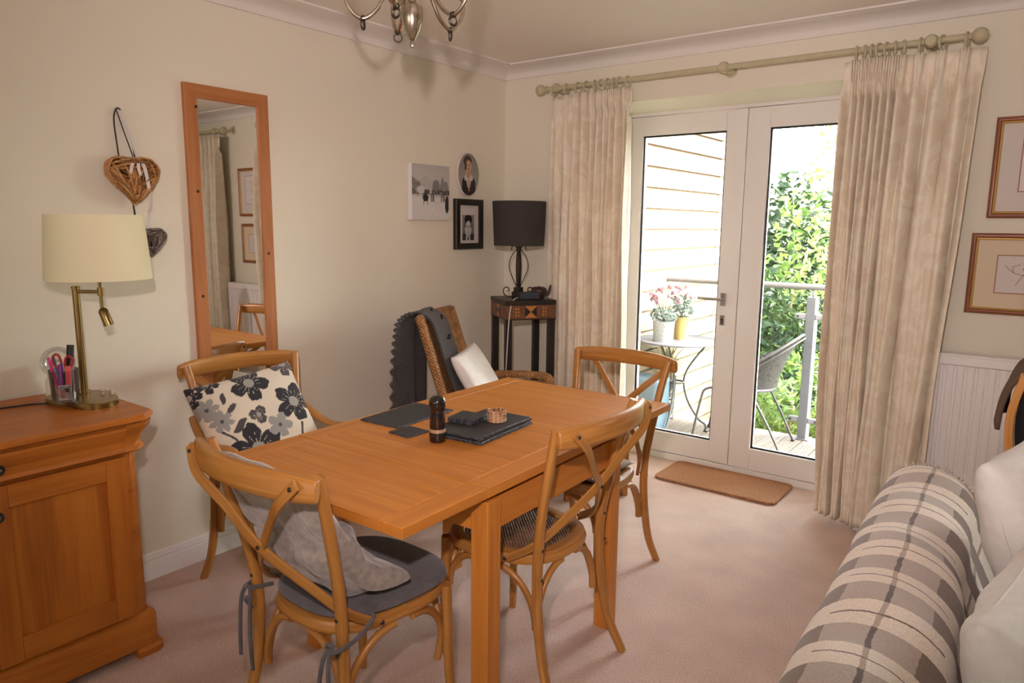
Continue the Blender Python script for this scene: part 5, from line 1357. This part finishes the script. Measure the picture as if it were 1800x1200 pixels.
def leafy(b, c, n, sx, sy, sz, size, rnd, shell=.35, up=0.):
    for _ in range(n):
        while True:
            p = Vector((rnd.uniform(-1, 1), rnd.uniform(-1, 1), rnd.uniform(-1, 1)))
            if shell < p.length < 1: break
        q = Vector(c)+Vector((p.x*sx, p.y*sy, p.z*sz)); s_ = size*rnd.uniform(.6, 1.4)
        d = Vector((rnd.gauss(0, 1), rnd.gauss(0, 1), rnd.gauss(0, .7)+up)).normalized(); e = d.orthogonal().normalized(); e = (Matrix.Rotation(rnd.uniform(0, 2*PI), 3, d) @ e)
        nn = d.cross(e)*.15
        b.add([q-d*s_, q+e*s_*.45+nn*s_, q+d*s_, q-e*s_*.45+nn*s_], [[0, 1, 2, 3]])
def potted(name, label, loc, r0, r1, h, mat, soil=True):
    t = thing(name, label, 'potted plant', loc)
    MB().lathe([(0, 0), (r0, 0), (r1, h*.97), (r1+.003, h), (r1-.004, h), (r1-.008, h-.02), (0, h-.02)], seg=32).build('pot', mat, t, smooth=True, angle=40)
    MB().lathe([(0, h-.018), (r1-.008, h-.018)], seg=20).build('soil', 'soil', t)
    return t
TTZ = DZ+TT-.002
rnd = random.Random(21)
p1 = potted('potted_cyclamen', 'pink-flowered plant in the white lace-patterned pot on the bistro table', (.638, 1.055, TTZ), .070, .078, .145, 'pot_lace')
b = MB(); leafy(b, (0, 0, .19), 110, .10, .10, .06, .026, rnd, .1); b.build('foliage', 'leaf_grey', p1)
b = MB(); fb = MB()
for k in range(11):
    a = rnd.uniform(0, 2*PI); r = rnd.uniform(.02, .11); h = rnd.uniform(.27, .40); e = Vector((r*math.cos(a), r*math.sin(a), h))
    b.tube(bez([(0, 0, .13), (e.x*.4, e.y*.4, h*.7), tuple(e)], 4), .002, 5); leafy(fb, e, 9, .020, .020, .022, .018, rnd, 0, .6)
b.build('stems', 'leaf_dark', p1); fb.build('flowers', 'petal', p1)
p2 = potted('potted_heather', 'grey-leaved pink plant in the yellow pot on the bistro table', (.700, 1.215, TTZ), .046, .058, .165, 'pot_yellow')
b = MB(); leafy(b, (0, 0, .235), 150, .085, .085, .085, .024, rnd, .1); b.build('foliage', 'leaf_grey', p2)
b = MB(); fb = MB()
for k in range(9):
    a = rnd.uniform(0, 2*PI); r = rnd.uniform(.02, .10); h = rnd.uniform(.30, .385); e = Vector((r*math.cos(a), r*math.sin(a), h))
    b.tube(bez([(0, 0, .15), (e.x*.4, e.y*.4, h*.75), tuple(e)], 4), .002, 5); leafy(fb, e, 8, .022, .022, .020, .016, rnd, 0, .6)
b.build('stems', 'leaf_dark', p2); fb.build('flowers', 'petal', p2)
p3 = potted('grass_planter', 'tall dark patterned planter of pale grass under the bistro table', (.515, 1.43, DZ), .055, .070, .345, 'planter_pattern')
b = MB()
for k in range(170):
    a = rnd.uniform(0, 2*PI); r = rnd.uniform(.03, .23); h = rnd.uniform(.42, .66); q = rnd.uniform(0, .05)
    P = bez([(q*math.cos(a), q*math.sin(a), .32), (r*.35*math.cos(a), r*.35*math.sin(a), .32+(h-.32)*.6), (max(r*math.cos(a), -.08), min(r*math.sin(a), .07), h)], 4)
    b.sweep(P, [(-.0032, 0), (0, .0006), (.0032, 0)], ref=(0, 0, 1))
o = b.build('grass', 'straw', p3); o['kind'] = 'stuff'
o = MB().prism([(x, y) for x, y in rrect(.26, .20, .04, 5)], 0, .43).build('reflection_block', 'reflection_blue', None, bevel=.03, loc=(.575, .985, DZ), segs=4); tag(o, 'blue-grey block added in place of a bluish reflection in the glass', 'tub')  # added solid block standing in for a bluish reflection in the door glass

MC = thing('mesh_chair', 'dark wire-mesh garden chair on the balcony by the railing', 'chair', (1.19, 1.24, DZ), math.radians(4))
def rim(u):                                              # u 0..1 around the open bucket, front-left -> back -> front-right
    a = math.radians(-105+210*u); c = math.cos(a); s_ = math.sin(a)
    return Vector((.07+.29*c if c > 0 else .07+.10*c, .245*s_, .585+.205*max(0, c)**1.2-.02*(c < 0)*(-c)))
def low(u):
    a = math.radians(-105+210*u); c = math.cos(a); s_ = math.sin(a)
    return Vector((.02+.19*c, .17*s_, .415))
MB().grid(lambda u, v: tuple(low(u).lerp(rim(u), v)-Vector((.02*math.sin(PI*v), 0, 0))), 30, 8).build('mesh_back', 'mesh_metal', MC, smooth=True)
MB().tube([rim(i/40) for i in range(41)], .010, 8).build('rim', 'iron_grey', MC, smooth=True)
MB().tube([rim(i/40)+Vector((.012, 0, -.022)) for i in range(4, 37)], .006, 8).build('rim_wire', 'iron_grey', MC, smooth=True)
MB().lathe([(0, .400), (.15, .402), (.198, .412), (.206, .405), (.200, .392), (.19, .398), (0, .392)], (0, 0, 0), 36).build('seat', 'table_top_grey', MC, smooth=True, angle=40)
for s_ in (-1, 1):
    MB().tube(bez([tuple(rim(0 if s_ < 0 else 1)), (.10, s_*.215, .40), (.22, s_*.20, .18), (.305, s_*.195, .008)], 6), .0085, 8).build('rear_leg', 'iron_grey', MC, smooth=True)
    MB().tube(bez([(-.06, s_*.17, .40), (-.21, s_*.18, .385), (-.25, s_*.19, .30), (-.30, s_*.195, .008)], 6), .0085, 8).build('front_leg', 'iron_grey', MC, smooth=True)
    for xx in (.305, -.30): MB().lathe([(0, -.004), (.013, -.004), (.014, .014), (.009, .02), (0, .02)], (xx, s_*.195, .004), 10).build('foot', 'gasket', MC, smooth=True)

def shrub(label, loc, sx, sy, h, n, size, mat, seed, group=None, cat='shrub', shell=.45):
    rnd = random.Random(seed); t = thing('garden_shrub', label, cat, loc, 0, group)
    b = MB(); lumps = [(rnd.uniform(-.55, .55)*sx, rnd.uniform(-.55, .55)*sy, h*rnd.uniform(.30, .80)) for _ in range(7)]
    for c in lumps: leafy(b, c, n//7, sx*.55, sy*.55, h*.26, size, rnd, shell, .2)
    b.build('foliage', mat, t)
    b = MB()
    for c in lumps: b.tube(bez([(0, 0, 0), (c[0]*.3, c[1]*.3, c[2]*.5), c], 4), [.03-.0022*i for i in range(9)], 6)
    b.build('branches', 'bark', t, smooth=True); return t
GZ = -1.6
shrub('low bright green hedge shrub just beyond the balcony glass', (.95, 2.85, GZ), .75, .45, 1.95, 3000, .050, 'leaf_bright', 1)
shrub('yellow-green shrub behind the balcony post', (1.75, 2.7, GZ), .70, .45, 1.75, 2600, .050, 'leaf_yellow', 2)
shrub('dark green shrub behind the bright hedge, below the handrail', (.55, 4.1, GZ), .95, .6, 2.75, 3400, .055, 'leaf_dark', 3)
shrub('tall loose green shrub rising above the handrail', (.05, 5.2, GZ), .80, .7, 4.0, 1700, .060, 'leaf_bright', 4, shell=.3)
shrub('yellow-green shrub at the right of the garden', (1.45, 4.6, GZ), .85, .6, 3.2, 2400, .055, 'leaf_yellow', 5, shell=.3)
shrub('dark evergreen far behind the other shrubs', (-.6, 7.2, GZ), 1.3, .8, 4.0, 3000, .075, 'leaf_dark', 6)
shrub('bright shrub hidden mostly by the right curtain', (2.7, 3.4, GZ), .9, .6, 2.3, 2400, .055, 'leaf_bright', 7)
TR = thing('garden_tree', 'sparse tree with a pale brown bough behind the shrubs', 'tree', (1.55, 7.4, GZ))
MB().tube(bez([(0, 0, 0), (.05, 0, 1.6), (-.02, .02, 3.0), (.12, .05, 4.8)], 6), [.13-.005*i for i in range(19)], 10).build('trunk', 'bark', TR, smooth=True)
b = MB(); lb = MB(); rnd = random.Random(12)
b.tube(bez([(.0, 0, 3.55), (-.5, -.1, 3.42), (-1.05, -.2, 3.10), (-1.35, -.2, 3.2)], 5), [.07-.003*i for i in range(16)], 8)
for k in range(26):
    a = rnd.uniform(0, 2*PI); z0 = rnd.uniform(2.6, 4.7); L = rnd.uniform(.6, 1.9); e = Vector((L*math.cos(a), L*.6*math.sin(a), z0+rnd.uniform(.1, 1.1)))
    b.tube(bez([(.02, 0, z0), tuple(e*.5+Vector((0, 0, z0*.5))), tuple(e)], 4), [.028-.0028*i for i in range(9)], 6); leafy(lb, e, 60, .40, .35, .30, .050, rnd, .1)
b.build('branches', 'bark', TR, smooth=True); lb.build('foliage', 'leaf_yellow', TR)
